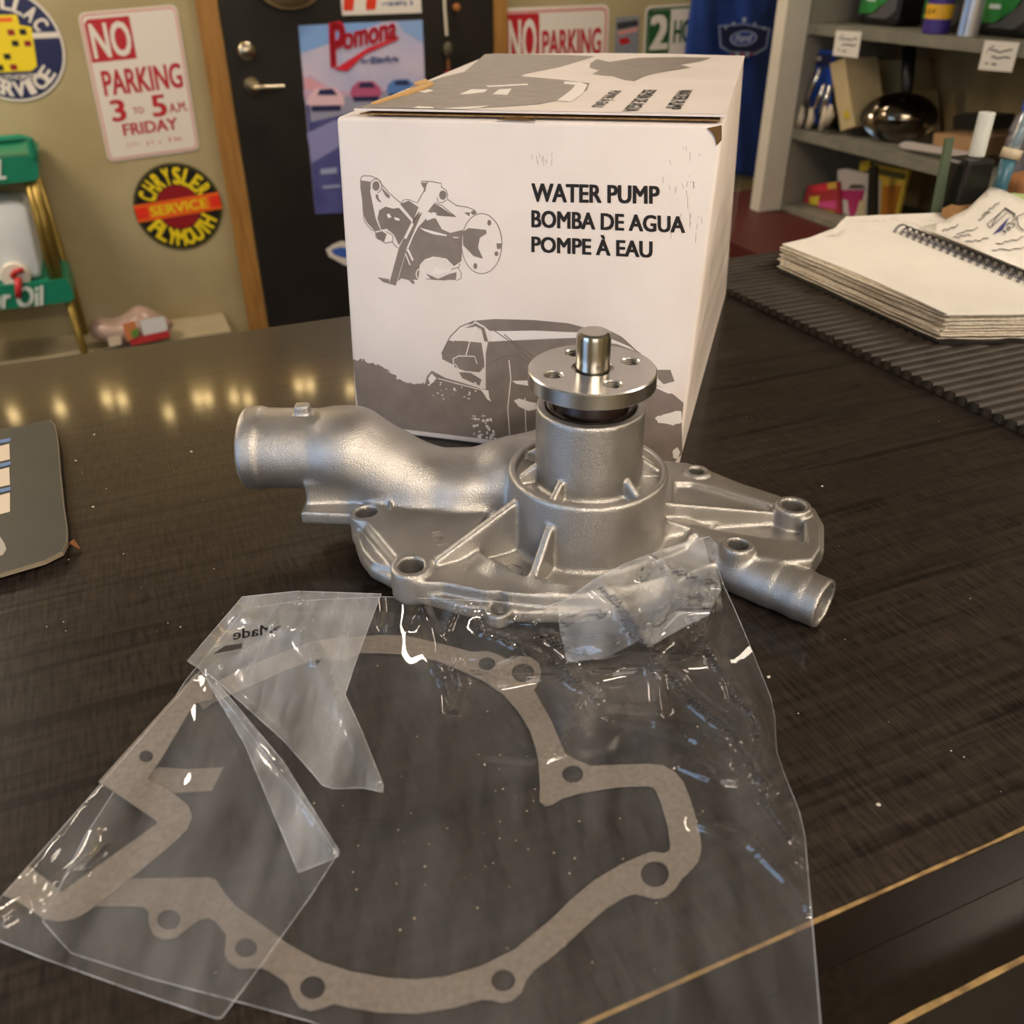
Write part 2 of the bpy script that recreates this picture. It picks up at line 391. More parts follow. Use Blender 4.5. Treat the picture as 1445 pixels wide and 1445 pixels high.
# ------------------------------------------------------------------ water pump : cast body as a smooth solid
def pump():
    H = .9                                              # grid step, mm
    lo = np.array([-148., 284., 1.]); hi = np.array([160., 448., 93.])
    n = np.ceil((hi-lo)/H).astype(int)+1
    ax = [(lo[i]+H*np.arange(n[i])).astype(np.float32) for i in range(3)]
    D = np.full(n, 30., np.float32)
    def g(px, py, z): p = G(px, py, z/1000.)*1000; return (p.x, p.y)
    def sub(b0, b1):
        s = []
        for i in range(3):
            a = max(0, int((b0[i]-lo[i])/H)); b = min(n[i], int((b1[i]-lo[i])/H)+2); s.append(slice(a, b))
        return tuple(s), ax[0][s[0]][:, None, None], ax[1][s[1]][None, :, None], ax[2][s[2]][None, None, :]
    def smin(a, b, k):
        if k <= 0: return np.minimum(a, b)
        h = np.maximum(k-np.abs(a-b), 0)/k; return np.minimum(a, b)-h*h*k*.25
    def smax(a, b, k): return -smin(-a, -b, k)
    def put(fn, b0, b1, k=0., cut=False, lim=None):
        m = k+3; s, x, y, z = sub([q-m for q in b0], [q+m for q in b1]); d = fn(x, y, z)
        D[s] = smax(D[s], -d, k) if cut else smin(D[s], d, k)
    def cyl(cx, cy, r, z0, z1, k=0., cut=False, rd=0.):
        def f(x, y, z):
            a = np.sqrt((x-cx)**2+(y-cy)**2)-r+rd; b = np.maximum(z0-z, z-z1)+rd
            return np.minimum(np.maximum(a, b), 0)+np.sqrt(np.maximum(a, 0)**2+np.maximum(b, 0)**2)-rd
        put(f, (cx-r, cy-r, z0), (cx+r, cy+r, z1), k, cut)
    def rcone(a, b, ra, rb, k=0.):
        a = np.array(a, float); b = np.array(b, float); r = max(ra, rb)
        def f(x, y, z):
            d = b-a; L = (d*d).sum(); t = np.clip(((x-a[0])*d[0]+(y-a[1])*d[1]+(z-a[2])*d[2])/L, 0, 1)
            return np.sqrt((x-a[0]-t*d[0])**2+(y-a[1]-t*d[1])**2+(z-a[2]-t*d[2])**2)-(ra+(rb-ra)*t)
        put(f, np.minimum(a, b)-r, np.maximum(a, b)+r, k)
    def rod(a, b, r, k=0., cut=False, rd=0., r2=None):
        """flat-ended cylinder between two points"""
        a = np.array(a, float); b = np.array(b, float); L = np.linalg.norm(b-a); d = (b-a)/L; R2 = r if r2 is None else r2; rm = max(r, R2)
        def f(x, y, z):
            t = (x-a[0])*d[0]+(y-a[1])*d[1]+(z-a[2])*d[2]
            q = np.sqrt(np.maximum((x-a[0])**2+(y-a[1])**2+(z-a[2])**2-t*t, 0))
            A = q-(r+(R2-r)*np.clip(t/L, 0, 1))+rd; B = np.maximum(-t, t-L)+rd
            return np.minimum(np.maximum(A, B), 0)+np.sqrt(np.maximum(A, 0)**2+np.maximum(B, 0)**2)-rd
        put(f, np.minimum(a, b)-rm, np.maximum(a, b)+rm, k, cut)
    def poly2(P, x, y):
        P = np.array(P, float); d = None; s = None
        for i in range(len(P)):
            a = P[i]; b = P[i-1]; e = b-a; wx = x-a[0]; wy = y-a[1]
            t = np.clip((wx*e[0]+wy*e[1])/(e@e), 0, 1); q = (wx-e[0]*t)**2+(wy-e[1]*t)**2
            d = q if d is None else np.minimum(d, q)
            c1 = y >= a[1]; c2 = y < b[1]; c3 = e[0]*wy > e[1]*wx
            fl = (c1 & c2 & c3) | (~c1 & ~c2 & ~c3)
            s = np.where(fl, -1., 1.) if s is None else np.where(fl, -s, s)
        return s*np.sqrt(d)
    def slab(P, z0, z1, k=0., cut=False, rd=0., slope=None):
        A = np.array(P)
        def f(x, y, z):
            a = poly2(P, x, y).astype(np.float32)+rd
            zz = z if slope is None else z-(slope[0]*(x-slope[2])+slope[1]*(y-slope[3]))
            b = np.maximum(z0-zz, zz-z1)+rd
            return np.minimum(np.maximum(a, b), 0)+np.sqrt(np.maximum(a, 0)**2+np.maximum(b, 0)**2)-rd
        put(f, (A[:, 0].min(), A[:, 1].min(), z0-8), (A[:, 0].max(), A[:, 1].max(), z1+8), k, cut)
    def fin(p, q, poly, th, k=1.5, rd=.8):
        """upright fin in the plane p->q ; poly in (s,z)"""
        p = np.array(p, float); q = np.array(q, float); L = np.linalg.norm(q-p); d = (q-p)/L; A = np.array(poly, float)
        def f(x, y, z):
            s = (x-p[0])*d[0]+(y-p[1])*d[1]; w = np.abs(-(x-p[0])*d[1]+(y-p[1])*d[0])-th/2+rd
            s3, z3 = np.broadcast_arrays(s, z)
            a = poly2(poly, s3, z3).astype(np.float32)+rd; w = np.broadcast_to(w, a.shape)
            return np.minimum(np.maximum(a, w), 0)+np.sqrt(np.maximum(a, 0)**2+np.maximum(w, 0)**2)-rd
        e = [p+d*A[:, 0].min(), p+d*A[:, 0].max()]
        put(f, (min(e[0][0], e[1][0])-th, min(e[0][1], e[1][1])-th, A[:, 1].min()), (max(e[0][0], e[1][0])+th, max(e[0][1], e[1][1])+th, A[:, 1].max()), k)
    CX, CY = 35., 360.
    bolts = dict(b1=(517, 722, 28, 8.2, 5.3), b2=(580, 797, 28, 9.2, 5.6), b3=(1042, 767, 29, 7.4, 4.6), b4=(1120, 712, 29, 8.8, 5.7), b5=(984, 663, 28, 6.6, 3.9), b0=(704, 858, 19, 6.0, 3.8))
    bx = {k: g(v[0], v[1], v[2]) for k, v in bolts.items()}
    # flange outline (low step), z 12..19
    low = [(-80, 390), (-79, 372), g(500, 742, 19), g(500, 760, 19), g(507, 780, 19), g(522, 800, 19), g(545, 812, 19), g(565, 822, 19), g(600, 838, 19), (-20, 306), (2, 302), (28, 301), (50, 305), (66, 314), (78, 326), (88, 334), g(1040, 790, 19), g(1062, 790, 19), g(1110, 800, 19), g(1150, 797, 19), g(1164, 775, 19), g(1164, 740, 19), g(1150, 715, 19), (134, 392), (110, 414), (95, 424), (60, 430), (20, 428), (-20, 418), (-80, 412)]
    slab(low, 12, 19, rd=1.5)
    # upper plate, a little inside
    left = [g(503, 728, 28), g(575, 812, 28), g(592, 815, 28), (-30, 314), (-12, 308), (8, 305), (30, 304), (50, 308), (66, 318), (60, 350), (20, 395), (-60, 395), (-80, 395), (-80, 375)]
    slab([(-104, 374), (-70, 371), (-70, 398), (-104, 402)], 17, 24.5, rd=1.2)
    slab(left, 14, 25.5, k=1, rd=1.2)
    slab([g(508, 726, 28), g(574, 805, 28), g(600, 795, 28), (-20, 340), (-10, 375), (-60, 385), g(525, 712, 28)], 14, 28, k=1, rd=1)
    lip = [g(507, 735, 22), g(503, 752, 22), g(510, 775, 22), g(525, 792, 22), g(548, 800, 22), g(562, 800, 22)]
    slab(lip, 12, 22, k=1, rd=1.)
    right = [(30, 330), (62, 335), g(985, 752, 26), g(1015, 768, 26), g(1036, 782, 26), g(1052, 783, 26), g(1110, 793, 26), g(1148, 790, 26), g(1160, 772, 26), g(1160, 742, 26), g(1148, 722, 26), (134, 386), (118, 398), (104, 412), (94, 420), (60, 424), (20, 420)]
    slab(right, 14, 26, k=1, rd=1.5)
    # outer rounded shoulder in front (volute)
    for a0, a1 in ((205, 228), (228, 251), (251, 274), (274, 297)):
        p = [(CX+58*math.cos(math.radians(a)), CY+46*math.sin(math.radians(a)), 19) for a in (a0, a1)]
        rcone(p[0], p[1], 10, 10, k=5)
    # inlet pipe and volute
    P = [(-88, 399, 46, 21.), (-80, 398.5, 45.5, 21.), (-63, 396, 36, 20), (-46, 393, 28, 20), (-24, 390, 25, 21), (0, 391, 31, 21.5), (22, 396, 38, 20)]
    slab([(-102, 380), (-100, 415), (10, 418), (-3, 374), (-22, 373), (-40, 379), (-62, 384), (-80, 382)], 17, 38, k=3, rd=2)
    for a, b in zip(P[:-1], P[1:]): rcone(a[:3], b[:3], a[3], b[3], k=6)
    rod((-126, 401, 46), (-86, 399, 46), 20.2, k=2, rd=1.5)
    rod((-134, 401.3, 46), (-122, 400.8, 46), 21.0, k=.4, rd=3.5)
    rod((-160, 402, 46), (-100, 399.5, 46), 17.3, cut=True)
    # cast nub on the pipe
    nx, ny = g(428, 583, 66); slab([(nx-3.6, ny-3), (nx+3.6, ny-3), (nx+3.6, ny+3), (nx-3.6, ny+3)], 58, 71, k=1, rd=.8)
    # step by bolt 1
    slab([g(524, 706, 30), g(546, 707, 30), g(551, 716, 30), (-58, 392), (-70, 392)], 14, 31, k=1, rd=.8)
    # sunk floor about the bearing tower
    def floor(x, y, z):
        a = np.sqrt((x-CX)**2+((y-CY)*1.12)**2)-57; m = (-.25*(x-CX)+(y-CY)-2); b = 22.5-z
        m2 = (x-CX)*.9+(y-CY)*-.35-46
        return np.maximum(np.maximum(np.maximum(a, b), m), m2)
    put(floor, (CX-62, CY-62, 22), (CX+62, CY+20, 34), 2., cut=True)
    # hollow of the right lobe
    slab([g(952, 684, 24), g(975, 684, 24), g(1000, 690, 24), g(1080, 714, 24), g(1100, 723, 24), g(1120, 730, 24), g(1133, 738, 24), g(1134, 768, 24), g(1075, 762, 24), g(1030, 754, 24), g(1000, 750, 24), g(975, 745, 24), g(952, 740, 24)], 18.5, 40, k=1.2, cut=True, rd=1.2)
    slab([g(945, 680, 24), g(985, 684, 24), g(1090, 716, 24), g(1060, 722, 24), g(945, 712, 24)], 14, 22.5, k=3, rd=1)
    slab([g(940, 708, 24), g(1085, 718, 24), g(1012, 731, 24), g(992, 746, 24), g(940, 740, 24)], 14, 21.0, k=3, rd=1)
    # bearing tower
    cyl(CX, CY, 36.7, 14, 57.0, k=4, rd=1.8)
    cyl(CX, CY, 33.2, 52.0, 70, k=1.2, cut=True)
    cyl(CX, CY, 24.2, 30, 88.5, k=3, rd=1.0)
    cyl(CX, CY, 20.0, 85.0, 99, k=.6, cut=True)
    # small webs inside the rim
    for px, py in ((751, 671), (790, 697), (885, 693), (928, 662), (742, 637)):
        q = np.array(g(px, py, 55)); d = q-np.array((CX, CY)); d /= np.linalg.norm(d)
        fin((CX+d[0]*23, CY+d[1]*23), (CX+d[0]*34, CY+d[1]*34), [(0, 48), (0, 61), (3, 60.5), (10.5, 54.5), (10.5, 48)], 3.4, k=.8)
    # big webs outside
    def web(px, py, z, ztop, th=4.2):
        e = np.array(g(px, py, z)); d = np.array((CX, CY))-e; L = np.linalg.norm(d); d /= L
        fin(e, e+d, [(0, z), (0, 16), (L-34, 16), (L-34, ztop), (L-37.5, ztop-.5)], th, k=1.2)
    web(613, 790, 28, 49); web(744, 834, 23, 46); 
    # ridges on the right lobe
    e = np.array(g(1094, 718, 27)); q0 = np.array((CX+33., CY+6.)); L = np.linalg.norm(e-q0)
    fin(q0, e, [(0, 14), (0, 36), (4, 34), (L, 25.5), (L, 14)], 3.0, k=3.5)
    e2 = np.array(g(992, 748, 24)); q1 = np.array((CX+33., CY-6.)); L2 = np.linalg.norm(e2-q1)
    fin(q1, e2, [(0, 14), (0, 33), (L2, 24), (L2, 14)], 3.0, k=3.5)
    # outlet tube
    a = np.array((*g(985, 777, 13.5), 13.5)); b = np.array((*g(1164, 853, 12.8), 12.8)); d = (b-a)/np.linalg.norm(b-a); L = np.linalg.norm(b-a)
    rod(a-d*30, a+d*L*.66, 12.0, k=1.6, rd=.6)
    rod(a+d*L*.5, b, 11.5, k=.4, rd=.8)
    rod(a+d*L*.80, a+d*L*.86, 11.6, k=1.5, rd=.5)
    rod(a+d*L*.4, b+d*6, 9.3, cut=True)
    # bolt bosses
    for kk, (px, py, z, r, h) in bolts.items():
        x, y = bx[kk]; cyl(x, y, r, 12, z, k=2.0, rd=1.0)
    for kk, (px, py, z, r, h) in bolts.items():
        x, y = bx[kk]; cyl(x, y, h, 5, z+6, k=.8, cut=True)
    # ---- surface nets
    ins = D < 0; nx, ny, nz = n
    c = np.zeros((nx-1, ny-1, nz-1), np.int8)
    for i in (0, 1):
        for j in (0, 1):
            for k in (0, 1): c += ins[i:nx-1+i, j:ny-1+j, k:nz-1+k]
    act = (c > 0) & (c < 8); idx = np.argwhere(act); vid = np.full(act.shape, -1, np.int32); vid[act] = np.arange(len(idx))
    acc = np.zeros((len(idx), 3), np.float32); cnt = np.zeros(len(idx), np.float32)
    cor = [(i, j, k) for i in (0, 1) for j in (0, 1) for k in (0, 1)]
    val = {q: D[idx[:, 0]+q[0], idx[:, 1]+q[1], idx[:, 2]+q[2]] for q in cor}
    for p in cor:
        for axn in range(3):
            if p[axn] == 0:
                q = list(p); q[axn] = 1; q = tuple(q); va, vb = val[p], val[q]; mk = (va < 0) != (vb < 0)
                t = np.where(mk, va/np.where(mk, va-vb, 1), 0)
                for e_ in range(3): acc[:, e_] += np.where(mk, p[e_]+(t if e_ == axn else 0), 0)
                cnt += mk
    V = (idx+acc/cnt[:, None])*H+lo
    F = []
    for axn in range(3):
        o1, o2 = [(1, 2), (2, 0), (0, 1)][axn]
        A = np.take(ins, range(0, n[axn]-1), axn); B = np.take(ins, range(1, n[axn]), axn); ch = np.argwhere(A != B)
        ch = ch[(ch[:, o1] > 0) & (ch[:, o2] > 0) & (ch[:, o1] < n[o1]-1) & (ch[:, o2] < n[o2]-1)]
        def at(d1, d2):
            q = ch.copy(); q[:, o1] -= d1; q[:, o2] -= d2; return vid[q[:, 0], q[:, 1], q[:, 2]]
        f = np.stack([at(1, 1), at(0, 1), at(0, 0), at(1, 0)], 1); s = A[ch[:, 0], ch[:, 1], ch[:, 2]]
        f[~s] = f[~s][:, ::-1]; F.append(f)
    F = np.concatenate(F); F = F[(F >= 0).all(1)]
    # light smoothing of the voxel steps
    E_ = np.concatenate([F[:, [0, 1]], F[:, [1, 2]], F[:, [2, 3]], F[:, [3, 0]]])
    for it in range(3):
        S = np.zeros_like(V); C_ = np.zeros(len(V))
        np.add.at(S, E_[:, 0], V[E_[:, 1]]); np.add.at(C_, E_[:, 0], 1)
        V = V+(.5 if it % 2 == 0 else -.3)*(S/np.maximum(C_, 1)[:, None]-V)
    return V/1000, F, bx
pV, pF, pbolts = pump()
m_cast = mat('cast_aluminium', '#b2aea9', .37, metal=.88, var=.18, vscale=60, bump=.35, bscale=1600)
BASE = Vector((.035, .36, 0))
wpump = thing('water_pump', 'cast aluminium car water pump with hose pipes and a steel hub', 'water pump', BASE)
me = bpy.data.meshes.new('pump_body'); v = (pV-np.array(BASE)).astype(np.float32)
me.vertices.add(len(v)); me.vertices.foreach_set('co', v.ravel())
me.loops.add(pF.size); me.loops.foreach_set('vertex_index', pF.astype(np.int32).ravel())
me.polygons.add(len(pF)); me.polygons.foreach_set('loop_start', np.arange(0, pF.size, 4, dtype=np.int32))
me.polygons.foreach_set('use_smooth', np.ones(len(pF), bool)); me.update(calc_edges=True); me.validate()
me.materials.append(m_cast); o = bpy.data.objects.new('pump_body', me); link(o, wpump)
m_steel = mat('machined_steel', '#cfccc8', .27, metal=1.)
m_steel2 = mat('ground_shaft_steel', '#b5b0a8', .2, metal=1.)
# hub flange with four threaded holes
ang0 = math.radians(-68)
hr = .0185; hp = [(hr*math.cos(ang0+i*math.pi/2), hr*math.sin(ang0+i*math.pi/2)) for i in range(4)]
HR = .0039
caps = [circle(x, y, HR+.0005, n=20) for x, y in hp]+[circle(0, 0, .0092, n=32)]
def openl(q): return q[0], [f for f in q[1] if len(f) == 4]
def hubmesh():
    t = flat(circle(0, 0, .0272, n=72), .1056, caps); bt = flat(circle(0, 0, .0272, n=72), .0983, caps); bt = (bt[0], [f[::-1] for f in bt[1]])
    side = lathe([(.0272, .0983), (.0278, .0989), (.0278, .1050), (.0272, .1056)], 72); side = (side[0], [f for f in side[1] if len(f) == 4])
    out = [t, bt, side]
    for x, y in hp:
        q = lathe([(HR+.0005, .0983), (HR, .0987), (HR, .1050), (HR+.0005, .1056)], 20, (x, y, 0)); out.append((q[0], [f[::-1] for f in q[1] if len(f) == 4]))
    q = lathe([(.0092, .0983), (.0092, .1056)], 32); out.append((q[0], [f[::-1] for f in q[1] if len(f) == 4]))
    return join(*out)
hub = obj('hub_flange', xf(hubmesh(), Matrix.Translation(BASE)), m_steel, wpump, smooth=math.radians(25))
for x, y in hp:
    obj('threaded_hole', xf(join(*[openl(lathe([(HR-.00002, z), (HR-.0005, z+.0005), (HR-.00002, z+.001)], 20, (x, y, 0))) for z in np.arange(.0995, .1043, .001)]), Matrix.Translation(BASE)), mat('thread_steel', '#7d786f', .45, metal=1.), hub)
obj('hub_collar', xf(lathe([(.0066, .1030), (.0092, .1030), (.0092, .1050), (.0084, .1052), (.0084, .1044), (.0074, .1044), (.0074, .1052), (.0066, .1052)], 40, close=True), Matrix.Translation(BASE)), m_steel2, hub, smooth=math.radians(40))
obj('shaft', xf(lathe([(0, .084), (.0074, .084), (.0074, .1195), (.0070, .1213), (.0058, .1222), (0, .1222)], 48), Matrix.Translation(BASE)), m_steel2, wpump, smooth=math.radians(35))
obj('bearing_seal', xf(lathe([(0, .0852), (.0160, .0852), (.0165, .0895), (.0150, .0935), (.0150, .0981), (0, .0981)], 48), Matrix.Translation(BASE)), mat('dark_seal', '#2a1a14', .35), wpump, smooth=math.radians(35))
obj('retaining_ring', xf(lathe([(.0168, .0862), (.0197, .0862), (.0197, .0888), (.0188, .0892), (.0180, .0880), (.0168, .0880)], 56, close=True), Matrix.Translation(BASE)), mat('dark_ring_steel', '#6b675f', .25, metal=1.), wpump, smooth=math.radians(35))
# impeller housing behind the flange carries the pump on the counter
obj('rear_plate', xf(lathe([(0, .0), (.052, .0), (.054, .002), (.054, .013), (0, .013)], 56), Matrix.Translation(BASE)), mat('rear_plate_steel', '#5a5650', .45, metal=1.), wpump, smooth=math.radians(35))
# casting marks
def on_plane_text(s, px, py, z, size, rot, bold=.01):
    p = G(px, py, z); vf = text_fit(s, -size*.27*len(s), -size/2, size*.27*len(s), size/2, 0, bold)
    pr = []
    V, F = vf; n = len(V)
    return xf((V, F), Matrix.Translation((p.x, p.y, z+.00025)) @ Matrix.Rotation(rot, 4, 'Z'))
o = obj('cast_number', on_plane_text('/5817', 619, 759, .0280, .0048, math.radians(-68)+math.pi, 0.), m_cast, wpump); add_mod(o, 'SOLIDIFY', thickness=.0004, offset=0)
p = G(722, 806, .0226)
o = obj('foundry_mark', xf(join(lathe([(.0046, .0), (.0050, .0), (.0050, .0004), (.0046, .0004)], 28, close=True), setmi(prism([(-.003, -.0004), (.0005, -.0004), (.0005, .0004), (-.003, .0004)], 0, .0004), 0), prism([(.001, -.0025), (.0018, -.0025), (.0018, .0028), (.001, .0028)], 0, .0004), prism([(-.002, .001), (.0, .001), (-.0006, .003), (-.002, .003)], 0, .0004)), Matrix.Translation((p.x, p.y, .0226))), m_cast, wpump)
# ------------------------------------------------------------------ cardboard box
BL, BR = G(503, 606), G(957, 662); BH = .186
mid = (G(474, 165, BH)+G(1022, 176, BH))/2
BN = (BR-BL).cross(mid-BL).normalized(); BN = -BN if BN.y > 0 else BN          # outward normal of the front
TL, TR = onplane(474, 165, BL, BN), onplane(1022, 176, BL, BN)
BTR, BTL = G(1050, 80, TR.z), G(688, 77, TL.z); BBR = G(1024, 418, 0); BBL = BBR+(BL-BR)*1.0
E1 = (BR-BL).normalized(); E2 = BN.cross(E1).normalized(); E2 = -E2 if E2.z < 0 else E2
def fl(px, py): p = onplane(px, py, BL, BN)-BL; return (p.dot(E1), p.dot(E2))
def fmap(vf, off): return ([BL+E1*p.x+E2*p.y+BN*(off+p.z) for p in vf[0]], vf[1])
m_card = mat('white_cardboard', '#e2d7d0', .62, var=.05, vscale=18, bump=.10, bscale=260, vcol='#d8ccc4')
m_kraft = mat('kraft_edge', '#a07b4a', .8, var=.4, vscale=300, vcol='#6d4f2c')
m_ink = mat('grey_print', '#766a62', .55, var=.25, vscale=90, vcol='#857970'); m_black = mat('black_print', '#1a1311', .5)
m_inkd = mat('dark_grey_print', '#6f645c', .55)
m_white = mat('unprinted_white', '#e3dbd4', .6)
bxt = thing('cardboard_box', 'white cardboard water pump box with grey car and pump pictures', 'box', (BL+BR)/2)
bm = bmesh.new()
cor = [BL, BR, BBR, BBL, TL, TR, BTR, BTL]
vs = [bm.verts.new(c) for c in cor]
for f in ((0, 1, 5, 4), (1, 2, 6, 5), (2, 3, 7, 6), (3, 0, 4, 7), (3, 2, 1, 0), (4, 5, 6, 7)): bm.faces.new([vs[i] for i in f])
bmesh.ops.recalc_face_normals(bm, faces=bm.faces[:])
bmesh.ops.bevel(bm, geom=[e for e in bm.edges], offset=.0022, segments=3, affect='EDGES', profile=.5)
obj('box_body', from_bm(bm), m_card, bxt, smooth=math.radians(40))
# lid
TN = (TR-TL).cross(BTR-TR).normalized(); TN = -TN if TN.z < 0 else TN
def tp(px, py, off=0.): return onplane(px, py, TL+TN*off, TN)
TE1 = (TR-TL).normalized(); TE2 = TN.cross(TE1)
def tl(px, py): p = tp(px, py, .0042)-TL; return (p.dot(TE1), max(.0016, p.dot(TE2)))
def tmap(vf, off): return ([TL+TE1*p.x+TE2*p.y+TN*(off+p.z) for p in vf[0]], vf[1])
tear = [(480, 160), (524, 147), (568, 134), (575, 132), (580, 122), (601, 117), (606, 120), (609, 115), (626, 109), (655, 102), (672, 88), (684, 77)]
lidpx = [(481, 159), (760, 164), (1014, 172), (1022, 168), (1051, 79), (940, 76), (850, 75), (760, 76)]+tear[::-1]
lid = obj('lid', tmap(prism([tl(*p) for p in lidpx], .0031, .0042), 0), m_card, bxt)
obj('lid_face', tmap(flat([tl(*p) for p in lidpx], .00435), 0), m_card, lid)
obj('lid_ply', tmap(prism([tl(*p) for p in [(484, 161), (760, 166), (1010, 174), (1020, 150), (700, 120), (520, 150)]], .0012, .0018), 0), m_kraft, lid)
g1 = [tl(*p) for p in tear+[(700, 76), (800, 78), (840, 80), (790, 95), (740, 105), (735, 108), (790, 113), (832, 118), (828, 128), (800, 140), (760, 148), (700, 152), (640, 157), (560, 158), (482, 161)]]
obj('lid_print', tmap(flat(g1, .0045), 0), m_ink, lid)
Tp = lambda P: [tl(*p) for p in P]
obj('lid_print', tmap(join(*[flat(Tp(P), .00462) for P in (
    [(505, 155), (515, 152), (530, 153), (528, 156), (510, 157)], [(578, 156), (590, 151), (610, 152), (608, 157), (585, 158)], [(590, 130), (605, 127), (612, 129), (600, 132)], [(648, 134), (665, 127), (688, 127), (684, 131), (660, 134)], [(695, 134), (705, 127), (722, 126), (716, 135)],
    [(612, 157), (640, 153), (690, 150), (675, 154), (650, 158)], [(786, 143), (806, 128), (812, 121), (795, 119), (797, 116), (820, 117), (829, 121), (822, 133), (805, 145)], [(685, 122), (745, 119), (745, 121), (690, 124)])]), 0), m_white, lid)
obj('lid_print', tmap(join(*[flat(Tp(P), .0045) for P in (
    [(833, 90), (842, 84), (860, 88), (900, 82), (960, 81), (1004, 82), (990, 87), (960, 92), (975, 96), (950, 100), (925, 104), (910, 108), (895, 115), (880, 113), (865, 108), (850, 107), (836, 105), (845, 100), (832, 96)],)]), 0), m_ink, lid)
def ltext(s, c_far, c_near, hgt):
    a, b = Vector(tl(*c_far)+(0,)), Vector(tl(*c_near)+(0,)); L = (b-a).length
    vf = text_fit(s, 0, 0, L, hgt, 0, .03); d = (b-a)/L; n = Vector((-d.y, d.x, 0))
    return tmap(([a+d*p.x+n*p.y+Vector((0, 0, .0047)) for p in vf[0]], vf[1]), 0)
for s, a, b in (('WATER PUMP', (958, 128), (938, 155)), ('BOMBA DE AGUA', (908, 128), (878, 158)), ('POMPE À EAU', (862, 129), (834, 152))):
    obj('lettering', ltext(s, a, b, .0075), m_black, lid)
obj('torn_edge', tmap(join(prism(Tp([(560, 137), (572, 131), (600, 122), (608, 117), (612, 121), (600, 127), (575, 135)]), .0043, .0056), prism(Tp([(585, 120), (601, 115), (606, 119), (592, 124)]), .0043, .0058), prism(Tp([(524, 148), (540, 142), (570, 132), (566, 137), (534, 147)]), .0043, .0054)), 0), mat('torn_kraft', '#cda36a', .85), lid)
# crushed corner
cx = fl(1017, 178); rnd = random.Random(2)
parts('crushed_corner', [prism([(cx[0]-.006, cx[1]-.001), (cx[0]+.0005, cx[1]+.0005), (cx[0]+.0012, cx[1]-.006), (cx[0]-.0008, cx[1]-.0085), (cx[0]-.002, cx[1]-.005), (cx[0]-.0035, cx[1]-.003)], 0, .0008), prism([(cx[0]-.110, cx[1]-.0008), (cx[0]-.098, cx[1]+.0014), (cx[0]-.09, cx[1]-.0008)], .0, .001)], mat('crushed_kraft', '#6b4b22', .85, var=.4, vscale=400), bxt, fn=lambda q: fmap(q, .0001))
# front prints : picture of the pump
Z7 = lambda P: [fl(480+x*.173, 230+y*.173) for x, y in P]
e7 = lambda cx, cy, rx, ry, n=24: Z7(circle(cx, cy, rx, ry, n))
dark = [[(165, 140), (245, 150), (245, 230), (265, 330), (290, 450), (330, 550), (285, 555), (215, 480), (185, 400), (180, 300), (165, 200)],
    [(345, 205), (405, 265), (405, 290), (375, 275), (345, 225)], [(290, 255), (310, 260), (315, 290), (340, 320), (315, 315), (292, 285)],
    [(320, 385), (370, 355), (430, 372), (480, 365), (585, 480), (520, 610), (480, 670), (440, 585), (380, 535), (335, 545), (305, 450)],
    [(490, 335), (560, 305), (640, 360), (598, 465)], [(612, 440), (670, 402), (545, 690), (455, 1000), (400, 985), (480, 690)], [(310, 935), (345, 945), (402, 955), (400, 985), (350, 970)],
    [(600, 590), (640, 520), (700, 455), (780, 450), (830, 540), (900, 570), (1000, 545), (990, 800), (930, 840), (870, 780), (760, 762), (690, 785), (650, 830), (640, 950), (560, 955), (500, 940), (470, 965), (545, 700)],
    [(765, 330), (800, 345), (945, 440), (800, 430), (715, 395)], [(1000, 560), (1050, 530), (1190, 545), (1195, 575), (1140, 610), (1125, 690), (1165, 780), (1090, 760), (1003, 670)],
    [(290, 570), (340, 555), (380, 580), (360, 640), (300, 620)], [(700, 900), (800, 945), (890, 905), (950, 890), (945, 955), (830, 950), (740, 945)], [(560, 955), (600, 955), (610, 985), (590, 985)],
    [(665, 160), (720, 160), (700, 180), (690, 210)], [(1010, 405), (1060, 400), (1055, 435)], [(1275, 655), (1320, 655), (1310, 700), (1280, 700)], [(640, 400), (655, 395), (600, 480), (590, 470)]]
dk = [flat(Z7(P), .00012) for P in dark]+[flat(e7(*q), .00012) for q in ((293, 187, 30, 40), (838, 262, 30, 38), (1217, 487, 16, 24), (1103, 840, 16, 24), (1275, 740, 16, 20), (1088, 405, 20, 18))]
obj('pump_picture', fmap(join(*dk), 0), m_ink, bxt)
pw = 170/1445*.0011
lines = [[(165, 145), (170, 120), (190, 103), (250, 105), (310, 130), (345, 180), (400, 245), (500, 330)], [(500, 325), (520, 300), (560, 298), (630, 325), (690, 215), (662, 165), (665, 148), (740, 150), (825, 165), (825, 195), (865, 220), (878, 260), (875, 295), (950, 347), (1040, 360), (1100, 385), (1112, 412)], [(790, 280), (800, 320), (830, 325), (870, 300)], [(770, 325), (830, 345), (945, 440)], [(190, 420), (200, 480), (250, 540), (290, 560), (290, 600), (370, 655), (430, 640), (430, 590), (380, 560)], [(420, 640), (470, 695)], [(310, 935), (400, 950)], [(710, 150), (690, 235)], [(985, 640), (990, 760)], [(900, 870), (960, 850), (990, 900), (985, 940), (950, 960)], [(960, 860), (980, 820)], [(870, 955), (700, 945)]]
lines += [circle(1155, 657, 165, 245, 48)+[circle(1155, 657, 165, 245, 48)[0]], circle(293, 187, 48, 58, 24)[10:]+circle(293, 187, 48, 58, 24)[:6]]
obj('pump_outline', fmap(join(*[stroke(Z7(P), .00045, .00014) for P in lines]), 0), m_ink, bxt)
